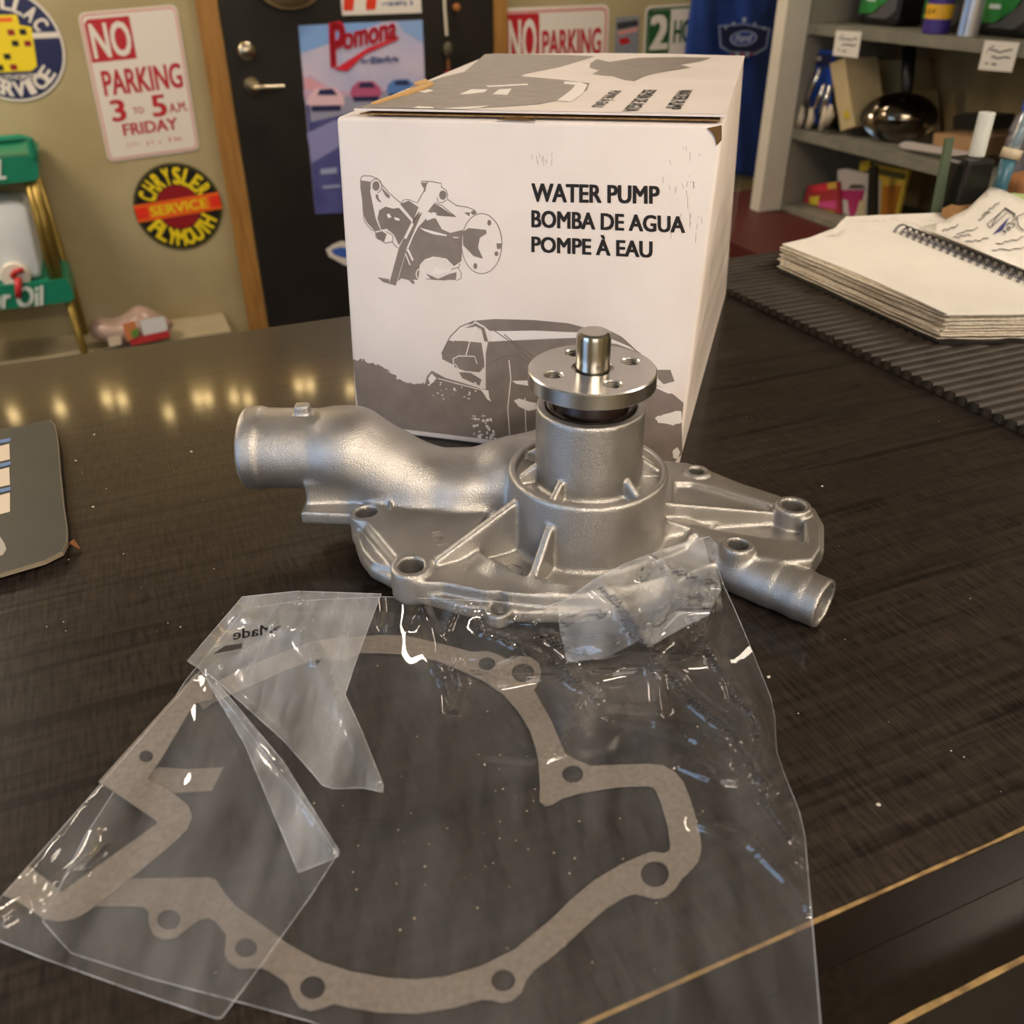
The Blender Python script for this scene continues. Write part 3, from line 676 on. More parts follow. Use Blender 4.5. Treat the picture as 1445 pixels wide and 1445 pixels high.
wh = [[(1170, 650), (1178, 625), (1200, 610), (1195, 618), (1182, 640), (1175, 680)], [(645, 525), (680, 535), (870, 585), (870, 597), (760, 580), (690, 555)], [(540, 620), (600, 500), (585, 480), (520, 610)], [(545, 690), (665, 420), (672, 420), (555, 700)], [(700, 440), (760, 400), (790, 410), (760, 450), (710, 470)], [(690, 790), (760, 765), (825, 768), (760, 778), (710, 800)], [(540, 700), (560, 700), (600, 790), (590, 800)], [(530, 740), (540, 740), (575, 830), (568, 835)], [(380, 590), (420, 590), (420, 630), (370, 640)], [(920, 602), (970, 605), (965, 612), (925, 610)], [(770, 850), (870, 870), (910, 850), (900, 880), (800, 910), (750, 900)], [(440, 440), (480, 450), (490, 470), (450, 465)], [(380, 420), (400, 410), (420, 440), (395, 450)]]
obj('pump_highlights', fmap(join(*[flat(Z7(P), .00022) for P in wh]), 0), m_white, bxt)
obj('pump_rings', fmap(join(*[flat(e7(cx, cy, rx, ry), .00024, [e7(cx, cy, rx-8, ry-8)]) for cx, cy, rx, ry in ((1200, 675, 66, 75), (850, 818, 36, 42), (655, 905, 38, 46))]), 0), m_white, bxt)
# lettering of the front
def ftext(s, x0, yt0, yb0, x1, yt1, yb1):
    """fill a slanting strip of the front given by its left and right end"""
    a, b, c, d = [Vector(fl(*q)+(0,)) for q in ((x0, yb0), (x1, yb1), (x1, yt1), (x0, yt0))]
    vf = text_fit(s, 0, 0, 1, 1, 0, .042, cap='E' if 'À' in s else 'E'); V = []
    for p in vf[0]: u, w = p.x, p.y; V.append((a*(1-u)+b*u)*(1-w)+(d*(1-u)+c*u)*w+Vector((0, 0, .0002+p.z)))
    return fmap((V, vf[1]), 0)
obj('lettering', ftext('WATER PUMP', 751, 259, 284, 930, 263, 287), m_black, bxt)
obj('lettering', ftext('BOMBA DE AGUA', 751, 297, 320, 966, 306, 328), m_black, bxt)
obj('lettering', ftext('POMPE À EAU', 751, 334, 355, 920, 341, 363), m_black, bxt)
# front prints : car and grey splash
Z8 = lambda P: [fl(490+x*.346, 430+y*.346) for x, y in P]
rnd = random.Random(11)
def rough(P, k=6, a=7):
    out = []
    for p, q in zip(P[:-1], P[1:]):
        for i in range(k): t = i/k; out.append((p[0]+(q[0]-p[0])*t+rnd.uniform(-a, a), p[1]+(q[1]-p[1])*t+rnd.uniform(-a, a)))
    return out+[P[-1]]
edge = rough([(24, 222), (60, 226), (110, 240), (165, 268), (205, 300), (250, 322), (318, 322)], 9, 8)
bot = [fl(507.5+(952-507.5)*t, 598+(652-598)*t+.0) for t in (1, 0)]
body = Z8(edge+[(325, 292), (345, 268), (400, 298), (470, 318), (540, 340)])+Z8([(565, 345), (565, 200), (575, 150), (930, 135), (1100, 160), (1195, 195), (1225, 260), (1258, 325), (1330, 365), (1372, 400), (1364, 480)])+[fl(963, 640), bot[0], bot[1]]
obj('car_picture', fmap(join(flat(body, .00012), *[flat(Z8(P), .00012) for P in (
    [(520, 65), (600, 58), (760, 62), (900, 75), (990, 98), (1060, 100), (1120, 130), (1180, 185), (1195, 200), (1150, 170), (1080, 140), (960, 112), (580, 106), (560, 88)],
    [(388, 222), (386, 195), (410, 146), (480, 148), (548, 155), (562, 250), (540, 275), (480, 270), (440, 255), (432, 245)],
    [(455, 275), (500, 275), (548, 305), (540, 330), (470, 300)], [(1266, 265), (1318, 265), (1335, 312), (1290, 324), (1266, 300)], [(480, 95), (510, 68), (560, 95), (575, 150), (560, 150), (545, 105), (520, 90)])]), 0), m_ink, bxt)
parts('car_highlight', [flat(Z8(P), .00022) for P in (
    [(590, 108), (760, 105), (925, 112), (930, 135), (760, 136), (590, 150)], [(680, 390), (700, 382), (742, 395), (770, 400), (772, 425), (740, 433), (700, 415)], rough([(1255, 460), (1290, 445), (1365, 430), (1366, 480), (1330, 490), (1270, 482), (1255, 460)], 3, 3), rough([(540, 338), (575, 350), (588, 392), (575, 385), (555, 360), (540, 338)], 3, 3), [(672, 310), (735, 308), (740, 330), (690, 322)], rough([(1325, 595), (1345, 580), (1358, 600), (1350, 630), (1330, 625)], 2, 2), [(1262, 330), (1330, 360), (1310, 362), (1262, 340)], [(330, 300), (345, 280), (365, 300), (340, 325)])], m_white, bxt, fn=lambda q: fmap(q, 0))
tag(obj('print_speckles', fmap(join(*([flat(Z8(circle(510+rnd.random()*95, 450+rnd.random()*100, 2+rnd.random()*8, 2+rnd.random()*6, 7)), .00023) for _ in range(34)]+[flat(Z8(circle(330+rnd.random()*200, 310+rnd.random()*80, 1+rnd.random()*5, 1+rnd.random()*4, 6)), .00023) for _ in range(30)])), 0), m_white, bxt), kind='stuff')
obj('car_lines', fmap(join(*[stroke(Z8(P), .0006, .00024) for P in ([(485, 205), (500, 150), (525, 95)], [(562, 250), (560, 160), (545, 100), (520, 88)], [(435, 250), (432, 220), (455, 208), (520, 210), (530, 240)], [(440, 240), (460, 270), (500, 275)], [(430, 150), (460, 100), (520, 75)], [(388, 225), (430, 245)], [(660, 225), (668, 300), (655, 420), (665, 560)], [(725, 380), (730, 540)], [(370, 300), (540, 345)])]), 0), m_white, bxt)
obj('car_lines', fmap(join(*[stroke(Z8(P), .0006, .00024) for P in ([(385, 200), (420, 130), (460, 90), (520, 65)], [(600, 105), (680, 160), (745, 225)], [(640, 120), (700, 170), (760, 210)], [(580, 240), (640, 210), (690, 205), (740, 235)])]), 0), m_inkd, bxt)
# clear sticky tape over the front foot, scuffs
tag(obj('scuff_marks', fmap(join(*[stroke([fl(x+rnd.uniform(-1, 1), y), fl(x+rnd.uniform(-2, 2), y+rnd.uniform(2, 14))], .0002, .00016) for x, y in [(rnd.uniform(935, 990), rnd.uniform(205, 330)) for _ in range(30)]+[(rnd.uniform(750, 780), rnd.uniform(215, 228)) for _ in range(10)]]), 0), mat('scuff_grey', '#9a8f88', .7), bxt), kind='stuff')
# right side : rows of small print seen edge-on
SN = (BBR-BR).cross(TR-BR).normalized(); SN = -SN if SN.x < 0 else SN
S1 = (BBR-BR).normalized(); S2 = SN.cross(S1); S2 = -S2 if S2.z < 0 else S2
sl = []
for i in range(26):
    for y0 in (.075, .03):
        a = .03+i*.009; L = .04 if y0 > .05 else .03
        sl.append(([BR+S1*(a+dx)+S2*(y0+dz)+SN*.0012 for dx, dz in ((0, 0), (.0018, 0), (.0018, L), (0, L))], [(0, 1, 2, 3)]))
obj('side_print', join(*sl), m_inkd, bxt)
# ------------------------------------------------------------------ paper gasket
outer = [(508, 898), (540, 896), (571, 897), (612, 906), (640, 913), (665, 920), (687, 919), (701, 923), (715, 930), (723, 931), (733, 926), (748, 927), (760, 935), (764, 948), (760, 962), (753, 973), (762, 989), (778, 1017), (791, 1048), (798, 1064), (810, 1071), (823, 1076), (833, 1081), (876, 1079), (914, 1078), (936, 1080), (953, 1090), (965, 1104), (975, 1131), (982, 1154), (988, 1180), (990, 1197), (986, 1214), (974, 1228), (963, 1238), (953, 1253), (940, 1264), (924, 1267), (907, 1263), (895, 1260), (880, 1265), (856, 1280), (833, 1300), (780, 1348), (754, 1367), (743, 1381), (737, 1398), (723, 1410), (709, 1414), (693, 1410), (679, 1409), (643, 1420), (588, 1429), (532, 1427), (491, 1420), (471, 1415), (455, 1421), (438, 1425), (422, 1420), (412, 1406), (406, 1389), (397, 1381), (380, 1370), (367, 1364), (352, 1365), (337, 1366), (324, 1359), (317, 1347), (318, 1332), (319, 1319), (304, 1300), (294, 1294), (279, 1297), (264, 1309), (247, 1322), (230, 1324), (216, 1318), (210, 1304), (210, 1287), (202, 1278), (182, 1277), (110, 1277), (110, 1240), (182, 1240), (294, 1238), (305, 1242)]
inner = [(317, 1260), (334, 1280), (366, 1302), (405, 1331), (449, 1356), (496, 1371), (546, 1380), (588, 1382), (629, 1378), (679, 1363), (726, 1340), (779, 1296), (804, 1271), (837, 1243), (876, 1220), (905, 1207), (920, 1202), (938, 1204), (945, 1200), (946, 1191), (942, 1164), (934, 1137), (926, 1116), (921, 1110), (914, 1108), (876, 1109), (847, 1113), (818, 1118), (794, 1125), (779, 1134), (769, 1136), (761, 1130), (762, 1108), (760, 1075), (756, 1056), (748, 1031), (731, 1003), (709, 978), (681, 959), (648, 944), (615, 931), (571, 922), (537, 920), (508, 920), (490, 930), (470, 930), (455, 926), (400, 945), (350, 968), (300, 990), (286, 1000), (278, 985), (300, 965), (350, 940), (400, 920), (440, 905), (475, 900)]
arm = [(276, 950), (139, 1103), (154, 1112), (220, 1157), (222, 1162), (87, 1259), (72, 1246), (40, 1222), (4, 1262), (22, 1269), (60, 1295), (82, 1299), (105, 1295), (124, 1284), (199, 1226), (249, 1184), (264, 1169), (271, 1152), (266, 1137), (242, 1117), (209, 1099), (212, 1092), (229, 1067), (251, 1030), (274, 992), (300, 985), (300, 968)]
strip = [(190, 1100), (224, 1083), (264, 1086), (315, 1083), (299, 1115), (269, 1117), (239, 1119)]
gh = [(687, 936, 12, 10), (738, 949, 16, 14), (808, 1092, 15, 13), (924, 1233, 20, 19), (710, 1383, 17, 16), (441, 1393, 18, 17), (347, 1337, 16, 14), (238, 1297, 17, 15)]
gz = lambda P, z: [(lambda q: (q.x, q.y))(G(x, y, z)) for x, y in P]
m_gask = mat('gasket_paper', '#827970', .85, var=.25, vscale=500, vcol='#70675e', bump=.2, bscale=1500)
gt = thing('gasket', 'grey-brown paper pump gasket with bolt holes, inside the clear plastic bag', 'gasket', G(620, 1180))
obj('gasket_ring', prism(gz(outer+inner, .0016), .0009, .0017, [gz(circle(*q, n=24), .0016) for q in gh]), m_gask, gt)
obj('folded_arm', prism(gz(arm, .0034), .0028, .0035, [gz(circle(206, 1067, 10, 9, 20), .0034)]), m_gask, gt)
obj('folded_arm', prism(gz(strip, .0022), .0018, .0024), m_gask, gt)
# ------------------------------------------------------------------ clear plastic bag
def film(name, haze, rough=.03, white='#dfe3ea'):
    m = bpy.data.materials.new(name); m.use_nodes = True; nt = m.node_tree; N = nt.nodes; L = nt.links
    for q in list(N):
        if q.type != 'OUTPUT_MATERIAL': N.remove(q)
    out = N['Material Output']
    tr = N.new('ShaderNodeBsdfTransparent'); tr.inputs[0].default_value = (.97, .97, .97, 1)
    gl = N.new('ShaderNodeBsdfGlossy'); gl.inputs['Roughness'].default_value = rough
    fr = N.new('ShaderNodeLayerWeight'); fr.inputs[0].default_value = .5
    tc = N.new('ShaderNodeTexCoord'); nz = N.new('ShaderNodeTexNoise'); nz.inputs['Scale'].default_value = 14; nz.inputs['Detail'].default_value = 4; nz.inputs['Distortion'].default_value = 1.2
    L.new(tc.outputs['Object'], nz.inputs['Vector']); bp = N.new('ShaderNodeBump'); bp.inputs['Strength'].default_value = .12; bp.inputs['Distance'].default_value = .002; L.new(nz.outputs['Fac'], bp.inputs['Height'])
    L.new(bp.outputs[0], gl.inputs['Normal']); L.new(bp.outputs[0], fr.inputs['Normal'])
    pw = N.new('ShaderNodeMath'); pw.operation = 'POWER'; pw.inputs[1].default_value = 4.; L.new(fr.outputs['Facing'], pw.inputs[0]); sc = N.new('ShaderNodeMapRange'); sc.inputs[3].default_value = .055; sc.inputs[4].default_value = .9; L.new(pw.outputs[0], sc.inputs[0])
    m1 = N.new('ShaderNodeMixShader'); L.new(sc.outputs[0], m1.inputs[0]); L.new(tr.outputs[0], m1.inputs[1]); L.new(gl.outputs[0], m1.inputs[2])
    df = N.new('ShaderNodeBsdfDiffuse'); df.inputs[0].default_value = (*lin(white), 1)
    m2 = N.new('ShaderNodeMixShader'); nh = N.new('ShaderNodeTexNoise'); nh.inputs['Scale'].default_value = 16; nh.inputs['Detail'].default_value = 9; nh.inputs['Roughness'].default_value = .68; mh = N.new('ShaderNodeMapping'); mh.inputs['Scale'].default_value = (3.2, .7, 1); mh.inputs['Rotation'].default_value = (0, 0, .5)
    L.new(tc.outputs['Object'], mh.inputs[0]); L.new(mh.outputs[0], nh.inputs['Vector']); rh = N.new('ShaderNodeMapRange'); rh.inputs[1].default_value = .3; rh.inputs[2].default_value = .7; rh.inputs[3].default_value = haze*.15; rh.inputs[4].default_value = haze*2.1
    L.new(nh.outputs['Fac'], rh.inputs[0]); L.new(rh.outputs[0], m2.inputs[0]); L.new(m1.outputs[0], m2.inputs[1]); L.new(df.outputs[0], m2.inputs[2])
    L.new(m2.outputs[0], out.inputs[0]); return m
m_film, m_film2, m_film3 = film('clear_film', .021), film('folded_film', .055), film('doubled_film', .19, .12)
def sheet(outline, ctrl, ridges=(), step=7, sig=34., jit=0., seed=1):
    """film over an outline in the picture; heights come from what lies under it"""
    rn = random.Random(seed); P = []; k = len(outline)
    for i in range(k):
        a, b = outline[i], outline[(i+1) % k]; d = math.hypot(b[0]-a[0], b[1]-a[1]); m = max(1, int(d/step))
        for j in range(m): P.append((a[0]+(b[0]-a[0])*j/m, a[1]+(b[1]-a[1])*j/m))
    nb = len(P); xs = [p[0] for p in outline]; ys = [p[1] for p in outline]
    A = np.array(P); 
    gx, gy = np.meshgrid(np.arange(min(xs), max(xs), step), np.arange(min(ys), max(ys), step)); Q = np.stack([gx.ravel(), gy.ravel()], 1).astype(float)
    Q[:, 0] += (np.arange(len(Q)) % 2)*.1
    ins = np.zeros(len(Q), bool); j = nb-1
    for i in range(nb):
        a, b = A[i], A[j]; c = ((a[1] > Q[:, 1]) != (b[1] > Q[:, 1])) & (Q[:, 0] < (b[0]-a[0])*(Q[:, 1]-a[1])/((b[1]-a[1]) or 1e-9)+a[0]); ins ^= c; j = i
    Q = Q[ins]
    dmin = np.full(len(Q), 1e9)
    for i in range(0, nb, 200): dmin = np.minimum(dmin, np.sqrt(((Q[:, None]-A[None, i:i+200])**2).sum(2)).min(1))
    Q = Q[dmin > step*.6]
    al = [Vector(p) for p in P]+[Vector(p) for p in Q]
    r = delaunay_2d_cdt(al, [], [list(range(nb))], 1, 1e-4); V2 = np.array([tuple(v) for v in r[0]]); F = [tuple(f) for f in r[2]]
    C = np.array(ctrl, float); d2 = ((V2[:, None]-C[None, :, :2])**2).sum(2); w = np.exp(-d2/(2*sig*sig))+1e-6*(d2+900.)**-1.5*27000; z = (w*C[None, :, 2]).sum(1)/w.sum(1)
    for (pl, h, wd) in ridges:
        best = np.full(len(V2), 1e9)
        for a, b in zip(pl[:-1], pl[1:]):
            a = np.array(a, float); b = np.array(b, float); e = b-a; t = np.clip(((V2-a)@e)/(e@e), 0, 1); best = np.minimum(best, np.sqrt(((V2-a-t[:, None]*e)**2).sum(1)))
        z += h*np.exp(-np.abs(best/wd)**1.6)
    if jit:
        for s in range(5):
            a = rn.uniform(0, 3.14); fq = rn.uniform(.02, .07); ph = rn.uniform(0, 6.28); z += jit*np.sin((V2[:, 0]*math.cos(a)+V2[:, 1]*math.sin(a))*fq+ph)/3*np.clip((z-.0026)/.012, .05, 1)
    z = np.maximum(z, .0011)
    W = [G(x, y, zz) for (x, y), zz in zip(V2, z)]
    inv = {}
    for oi, src in enumerate(r[3]):
        for q in src: inv[q] = oi
    sheet.rim = [W[inv[i]] for i in range(nb) if i in inv]
    # faces up
    F2 = []
    for f in F:
        n = (W[f[1]]-W[f[0]]).cross(W[f[2]]-W[f[0]]); F2.append(f if n.z > 0 else f[::-1])
    return W, F2
bag = thing('plastic_bag', 'clear crinkled plastic bag holding the paper gasket, folded over at one end', 'plastic bag', G(620, 1150))
main_o = [(345, 860), (420, 848), (540, 842), (620, 845), (700, 849), (770, 856), (800, 846), (840, 818), (880, 797), (930, 778), (975, 764), (1000, 757), (1008, 765), (1012, 800), (1022, 828), (1036, 858), (1058, 910), (1088, 985), (1093, 1010), (1096, 1060), (1106, 1090), (1128, 1145), (1136, 1180), (1141, 1240), (1146, 1300), (1152, 1370), (1158, 1445), (1165, 1530), (700, 1520), (500, 1470), (440, 1442), (330, 1412), (210, 1380), (100, 1345), (60, 1300), (120, 1180), (262, 960)]
mc = [(345, 860, .006), (420, 848, .010), (540, 842, .012), (620, 845, .022), (700, 849, .030), (770, 856, .036), (800, 846, .037), (840, 818, .040), (880, 797, .043), (930, 778, .045), (975, 764, .046), (1000, 757, .046), (1008, 765, .046), (1012, 800, .044), (1022, 828, .038), (1036, 858, .024), (1058, 910, .014), (1088, 985, .008), (1096, 1060, .006), (1106, 1090, .006), (1128, 1145, .006), (1141, 1240, .005), (1152, 1370, .003), (1165, 1530, .003),
      (520, 1000, .0026), (700, 1100, .0024), (600, 1250, .0022), (600, 1380, .0022), (900, 1200, .0026), (400, 1380, .0024), (1000, 1350, .003), (860, 1350, .0024), (300, 1390, .0022), (700, 1500, .0022), (1080, 1440, .003), (700, 872, .030), (650, 866, .024), (760, 882, .031), (820, 872, .038), (860, 850, .044), (900, 850, .044), (960, 830, .046), (990, 800, .046), (700, 900, .018), (610, 890, .012), (540, 890, .006), (800, 900, .018), (870, 880, .034), (930, 830, .046), (960, 880, .032), (1000, 880, .024), (1030, 960, .012), (960, 960, .011), (870, 960, .008), (1060, 1080, .009), (850, 1020, .005), (760, 980, .004), (450, 900, .006), (660, 1000, .004), (960, 1060, .006), (1050, 1180, .006), (380, 1000, .003), (300, 1150, .003), (200, 1300, .003), (500, 1150, .0024), (780, 1200, .0024), (960, 1290, .0026)]
rg = [([(545, 842), (548, 860), (543, 885)], .0022, 6), ([(592, 848), (612, 890), (618, 930), (634, 975), (638, 1000)], .0030, 7), ([(645, 852), (628, 895), (645, 945), (652, 975), (640, 1002)], .0026, 7), ([(595, 850), (580, 880), (590, 862)], .0016, 5), ([(660, 850), (700, 862), (750, 870)], .003, 9), ([(680, 885), (740, 905), (800, 945), (842, 982)], .003, 8), ([(740, 900), (770, 895), (830, 925)], .002, 8),
      ([(850, 830), (880, 850), (905, 900), (918, 915)], .004, 10), ([(990, 830), (940, 845), (915, 880), (905, 905)], .004, 10), ([(918, 915), (930, 960), (935, 1000)], .0032, 8), ([(935, 935), (980, 985), (1030, 1025), (1060, 1070), (1085, 1105)], .004, 9), ([(975, 860), (995, 905), (1020, 945), (1036, 980)], .0034, 7), ([(920, 775), (950, 800), (985, 815), (1020, 822)], .0026, 6), ([(1036, 980), (1065, 1005), (1075, 1040), (1068, 1075)], .0028, 7), ([(1092, 1090), (1080, 1130), (1105, 1165), (1115, 1180)], .0026, 6), ([(1035, 1030), (1050, 1040), (1070, 1035)], .0024, 6), ([(860, 1010), (920, 1015), (980, 1040), (1030, 1075)], .0022, 9), ([(820, 990), (800, 1045), (790, 1060)], .0018, 5), ([(690, 1078), (750, 1085), (790, 1060)], .0012, 7), ([(960, 1080), (1000, 1095), (1040, 1100), (1070, 1090)], .0022, 8), ([(985, 1160), (1060, 1190), (1110, 1240), (1142, 1280)], .0022, 9), ([(1120, 1140), (1130, 1190), (1132, 1215)], .002, 6), ([(945, 925), (1000, 890), (1010, 830)], .0026, 9), ([(990, 905), (1010, 860)], .002, 8)]
m_edge_glint = film('film_edge_glint', .30, .2)
def edge_glint(r=.00014): obj('bag_edge_glint', tube(sheet.rim+[sheet.rim[0]], r, 5, cap=False), m_edge_glint, bag, smooth=True)  # whiter rim tube: the highlight along the film's edges put into the colour
obj('bag_sheet', sheet(main_o, mc, [(p, h*1.45, w_) for p, h, w_ in rg], step=4, jit=.0004), m_film, bag, smooth=True)
edge_glint()
f4 = [(786, 852), (840, 816), (880, 795), (930, 776), (975, 762), (992, 757), (1000, 790), (1014, 812), (1018, 832), (1000, 868), (960, 888), (918, 912), (900, 905), (855, 928), (800, 935), (790, 890)]
obj('bag_corner', sheet(f4, [(786, 852, .043), (840, 816, .047), (930, 776, .053), (992, 757, .054), (1018, 832, .046), (918, 912, .030), (800, 935, .020), (855, 928, .024), (900, 850, .053), (960, 830, .055), (960, 888, .040), (850, 880, .044)], [([(850, 826), (878, 850), (905, 895), (916, 912)], .005, 9), ([(985, 838), (945, 848), (918, 878), (908, 905)], .005, 9), ([(905, 800), (915, 808), (908, 815), (898, 806)], .004, 5), ([(920, 778), (945, 800), (985, 812), (1010, 820)], .004, 6), ([(935, 800), (958, 835), (950, 850)], .003, 6), ([(800, 870), (830, 858), (850, 862)], .003, 7), ([(960, 845), (985, 825), (1000, 812)], .004, 6), ([(960, 850), (1000, 855), (985, 835)], .003, 5)], step=4, jit=.0008, seed=8), film('corner_film', .15, .05), bag, smooth=True)
lowp = [(x, y) for x, y in main_o if y > 900 or x < 700]; lowp = [(345, 862), (540, 862), (760, 900), (900, 920), (1040, 930)]+[p for p in main_o[16:]]
obj('back_sheet', flat(gz(lowp, .0005), .0005), m_film, bag)
f1 = [(283, 946), (0, 1268), (-12, 1300), (0, 1328), (60, 1352), (180, 1395), (305, 1437), (313, 1436), (352, 1384), (400, 1318), (440, 1262), (476, 1206), (440, 1150), (390, 1085), (330, 1005)]
obj('bag_flap', sheet(f1, [(283, 946, .010), (0, 1268, .009), (0, 1328, .006), (305, 1437, .005), (440, 1262, .0045), (476, 1206, .006), (390, 1085, .0085), (200, 1200, .0052), (250, 1330, .0045), (140, 1140, .008), (330, 1180, .006), (80, 1300, .006)], [([(60, 1275), (120, 1225), (140, 1180)], .003, 9), ([(75, 1250), (110, 1225), (150, 1190)], .003, 5), ([(0, 1300), (40, 1275)], .003, 8), ([(270, 960), (200, 1045), (130, 1130), (40, 1240)], .0022, 10), ([(280, 980), (290, 1060), (270, 1110)], .0016, 14)], step=7, jit=.0004, seed=3), m_film2, bag, smooth=True)
edge_glint()
f2 = [(342, 842), (420, 834), (480, 836), (538, 838), (520, 885), (500, 940), (487, 980), (510, 1030), (541, 1108), (540, 1118), (512, 1112), (470, 1113), (455, 1108), (440, 1090), (400, 1045), (300, 955), (264, 933)]
obj('bag_flap', sheet(f2, [(342, 842, .007), (420, 834, .014), (538, 838, .012), (500, 940, .011), (541, 1112, .010), (455, 1108, .012), (264, 933, .012), (400, 920, .016), (400, 1040, .013), (480, 1050, .012)], [([(300, 940), (380, 890), (420, 838)], .004, 10), ([(330, 870), (420, 890), (445, 930)], .004, 8), ([(425, 890), (445, 935), (480, 1000), (530, 1100)], .003, 8), ([(280, 938), (360, 1010), (445, 1090)], .003, 7), ([(420, 838), (470, 860)], .002, 7)], step=7, jit=.0005, seed=4), m_film3, bag, smooth=True)
edge_glint()
f3 = [(285, 948), (300, 955), (400, 1075), (478, 1200), (478, 1208), (455, 1218), (421, 1231), (400, 1180), (345, 1050)]
obj('bag_fold', sheet(f3, [(285, 948, .013), (478, 1205, .010), (421, 1231, .009), (390, 1110, .013), (345, 1050, .010)], [([(290, 950), (400, 1085), (470, 1195)], .003, 7)], step=6, seed=5), m_film3, bag, smooth=True)
edge_glint()
def specks():
    rn = random.Random(21); out = []
    for x, y in [(rn.gauss(680, 150), rn.gauss(1190, 110)) for _ in range(70)]+[(705, 1183), (728, 1186), (548, 1125)]:
        p = G(x, y, .0008); q = rn.uniform(.00012, .0004)
        bm = bmesh.new(); bmesh.ops.create_icosphere(bm, subdivisions=1, radius=q)
        for v in bm.verts: v.co = Vector((p.x+v.co.x*rn.uniform(.8, 1.5), p.y+v.co.y, .0006+q*.5+v.co.z*.6))
        out.append(from_bm(bm))
    return join(*out)
tag(obj('gasket_dust', specks(), mat('dust_pale', '#b8a890', .8)), 'pale dust specks lying inside the clear plastic bag', 'dust', kind='stuff')
def bagtext():
    a, b = (384, 881), (329, 893); out = []
    vf = text_fit('Made', 0, 0, 1, 1, 0, .02); V = []
    for p in vf[0]:
        x = 384-p.x*55; y = 894+p.x*9-p.y*14; V.append(G(x, y, .0190))
    bar = [G(x, y, .0188) for x, y in ((342, 908), (341, 915), (300, 923), (318, 911))]
    return join((V, vf[1]), (bar, [(0, 1, 2, 3)]))
obj('lettering', bagtext(), mat('bag_print', '#2c2a2c', .5), bag)
# ------------------------------------------------------------------ stiff card on the left
card = [(-60, 618), (0, 606), (40, 600), (60, 594), (72, 593), (78, 600), (82, 620), (85, 660), (90, 710), (95, 745), (95, 765), (88, 778), (62, 791), (0, 809), (-60, 822)]
cdt_ = thing('stiff_card', 'dark grey-green stiff card with rounded corner lying on the counter', 'card', G(40, 700))
cp = gz(card, .006)
v = prism(cp, .0035, .0062); obj('card_board', v, mat('card_edge', '#7d7260', .7), cdt_)
obj('card_face', flat(gz([(x-1.5 if x > 0 else x, y) for x, y in card], .0063), .0064), mat('card_face', '#3a3932', .5, var=.15, vscale=40), cdt_)
obj('picture_squares', join(*[flat(gz(P, .0066), .0066) for P in ([(-60, 645), (13, 626), (14, 648), (-60, 665)], [(-60, 680), (13, 659), (14, 684), (-60, 700)], [(-60, 715), (14, 695), (14, 722), (-60, 742)])]), mat('card_squares', '#d6c6b0', .6), cdt_)
obj('picture_lines', join(*[flat(gz(P, .0066), .0067) for P in ([(-60, 632), (15, 618), (15, 623), (-60, 638)], [(-60, 668), (15, 651), (15, 656), (-60, 674)], [(-60, 705), (15, 687), (15, 692), (-60, 711)])]), mat('card_lines', '#5d7aa8', .6), cdt_)
obj('picture_emblem', flat(gz([(-20, 760), (0, 757), (6, 766), (9, 775), (4, 783), (-20, 790)], .0066), .0066), mat('card_emblem', '#a8a196', .6), cdt_)
obj('card_prop', prism(gz([(-50, 640), (40, 620), (60, 760), (-50, 790)], .002), 0, .0034), mat('card_prop', '#3a362f', .8), cdt_)
o = obj('bark_chip', tube([G(96, 768, .002), G(103, 765, .0045), G(112, 774, .0012)], [.0008, .0016, .0005], 6), mat('bark', '#7a4b26', .8)); tag(o, 'tiny brown curled chip beside the dark card', 'chip')
# ------------------------------------------------------------------ spiral notebook
NZ = .0068
nb = thing('spiral_notebook', 'thick open spiral notebook with curled pages on the rubber mat', 'notebook', G(1300, 400, NZ)+Vector((0, 0, 0)))
m_page = mat('page_white', '#ece7df', .75, var=.06, vscale=30); m_pedge = mat('page_edges', '#e4dccd', .8, var=.35, vscale=300, vcol='#c0b39d')
ZT = NZ+.024
def layers(px, z0, z1, n, seed, amp=.0036, wob=.0011):
    rn = random.Random(seed); out = []; base = [G(*p, z1) for p in px]; c = sum(base, Vector())/len(base); dz = (z1-z0)/n
    for k in range(n):
        P = []; off = Vector((rn.uniform(-amp, amp), rn.uniform(-amp, amp), 0)); sag = 1+.006*(1-k/n)
        for i in range(len(base)):
            a, b = base[i], base[(i+1) % len(base)]
            for s in range(10): t = s/10; q = c+((a*(1-t)+b*t)-c)*sag+off; P.append((q.x+rn.uniform(-wob, wob), q.y+rn.uniform(-wob, wob)))
        out.append(prism(P, z0+dz*k+.00005, z0+dz*(k+1)-.00012*rn.random()*3))
    return join(*out)
pgA = [(1106, 345), (1180, 322), (1272, 327), (1545, 438), (1337, 441)]
obj('back_cover', prism([(q.x, q.y) for q in [G(*p, ZT) for p in [(1104, 346), (1272, 325), (1550, 438), (1337, 443)]]], NZ-.0001, NZ+.0018), mat('cover_black', '#1c1918', .5), nb)
obj('page_block', layers(pgA, NZ+.002, ZT-.0012, 17, 3), m_pedge, nb)
topA = [G(*p, ZT) for p in pgA]
obj('top_page', prism([(q.x, q.y) for q in [G(*p, ZT) for p in [(1104, 344), (1140, 336), (1180, 321), (1272, 327), (1545, 437), (1440, 442), (1337, 443), (1290, 421), (1200, 381)]]], ZT-.001, ZT), m_page, nb)
pgB = [(1180, 322), (1194, 305), (1345, 299), (1640, 385), (1560, 440), (1272, 327)]
obj('page_block', layers(pgB, NZ+.002, ZT-.003, 12, 5, .0015), m_pedge, nb)
obj('top_page', prism([(q.x, q.y) for q in [G(*p, ZT-.002) for p in pgB]], ZT-.003, ZT-.0024), m_page, nb)
cw = []
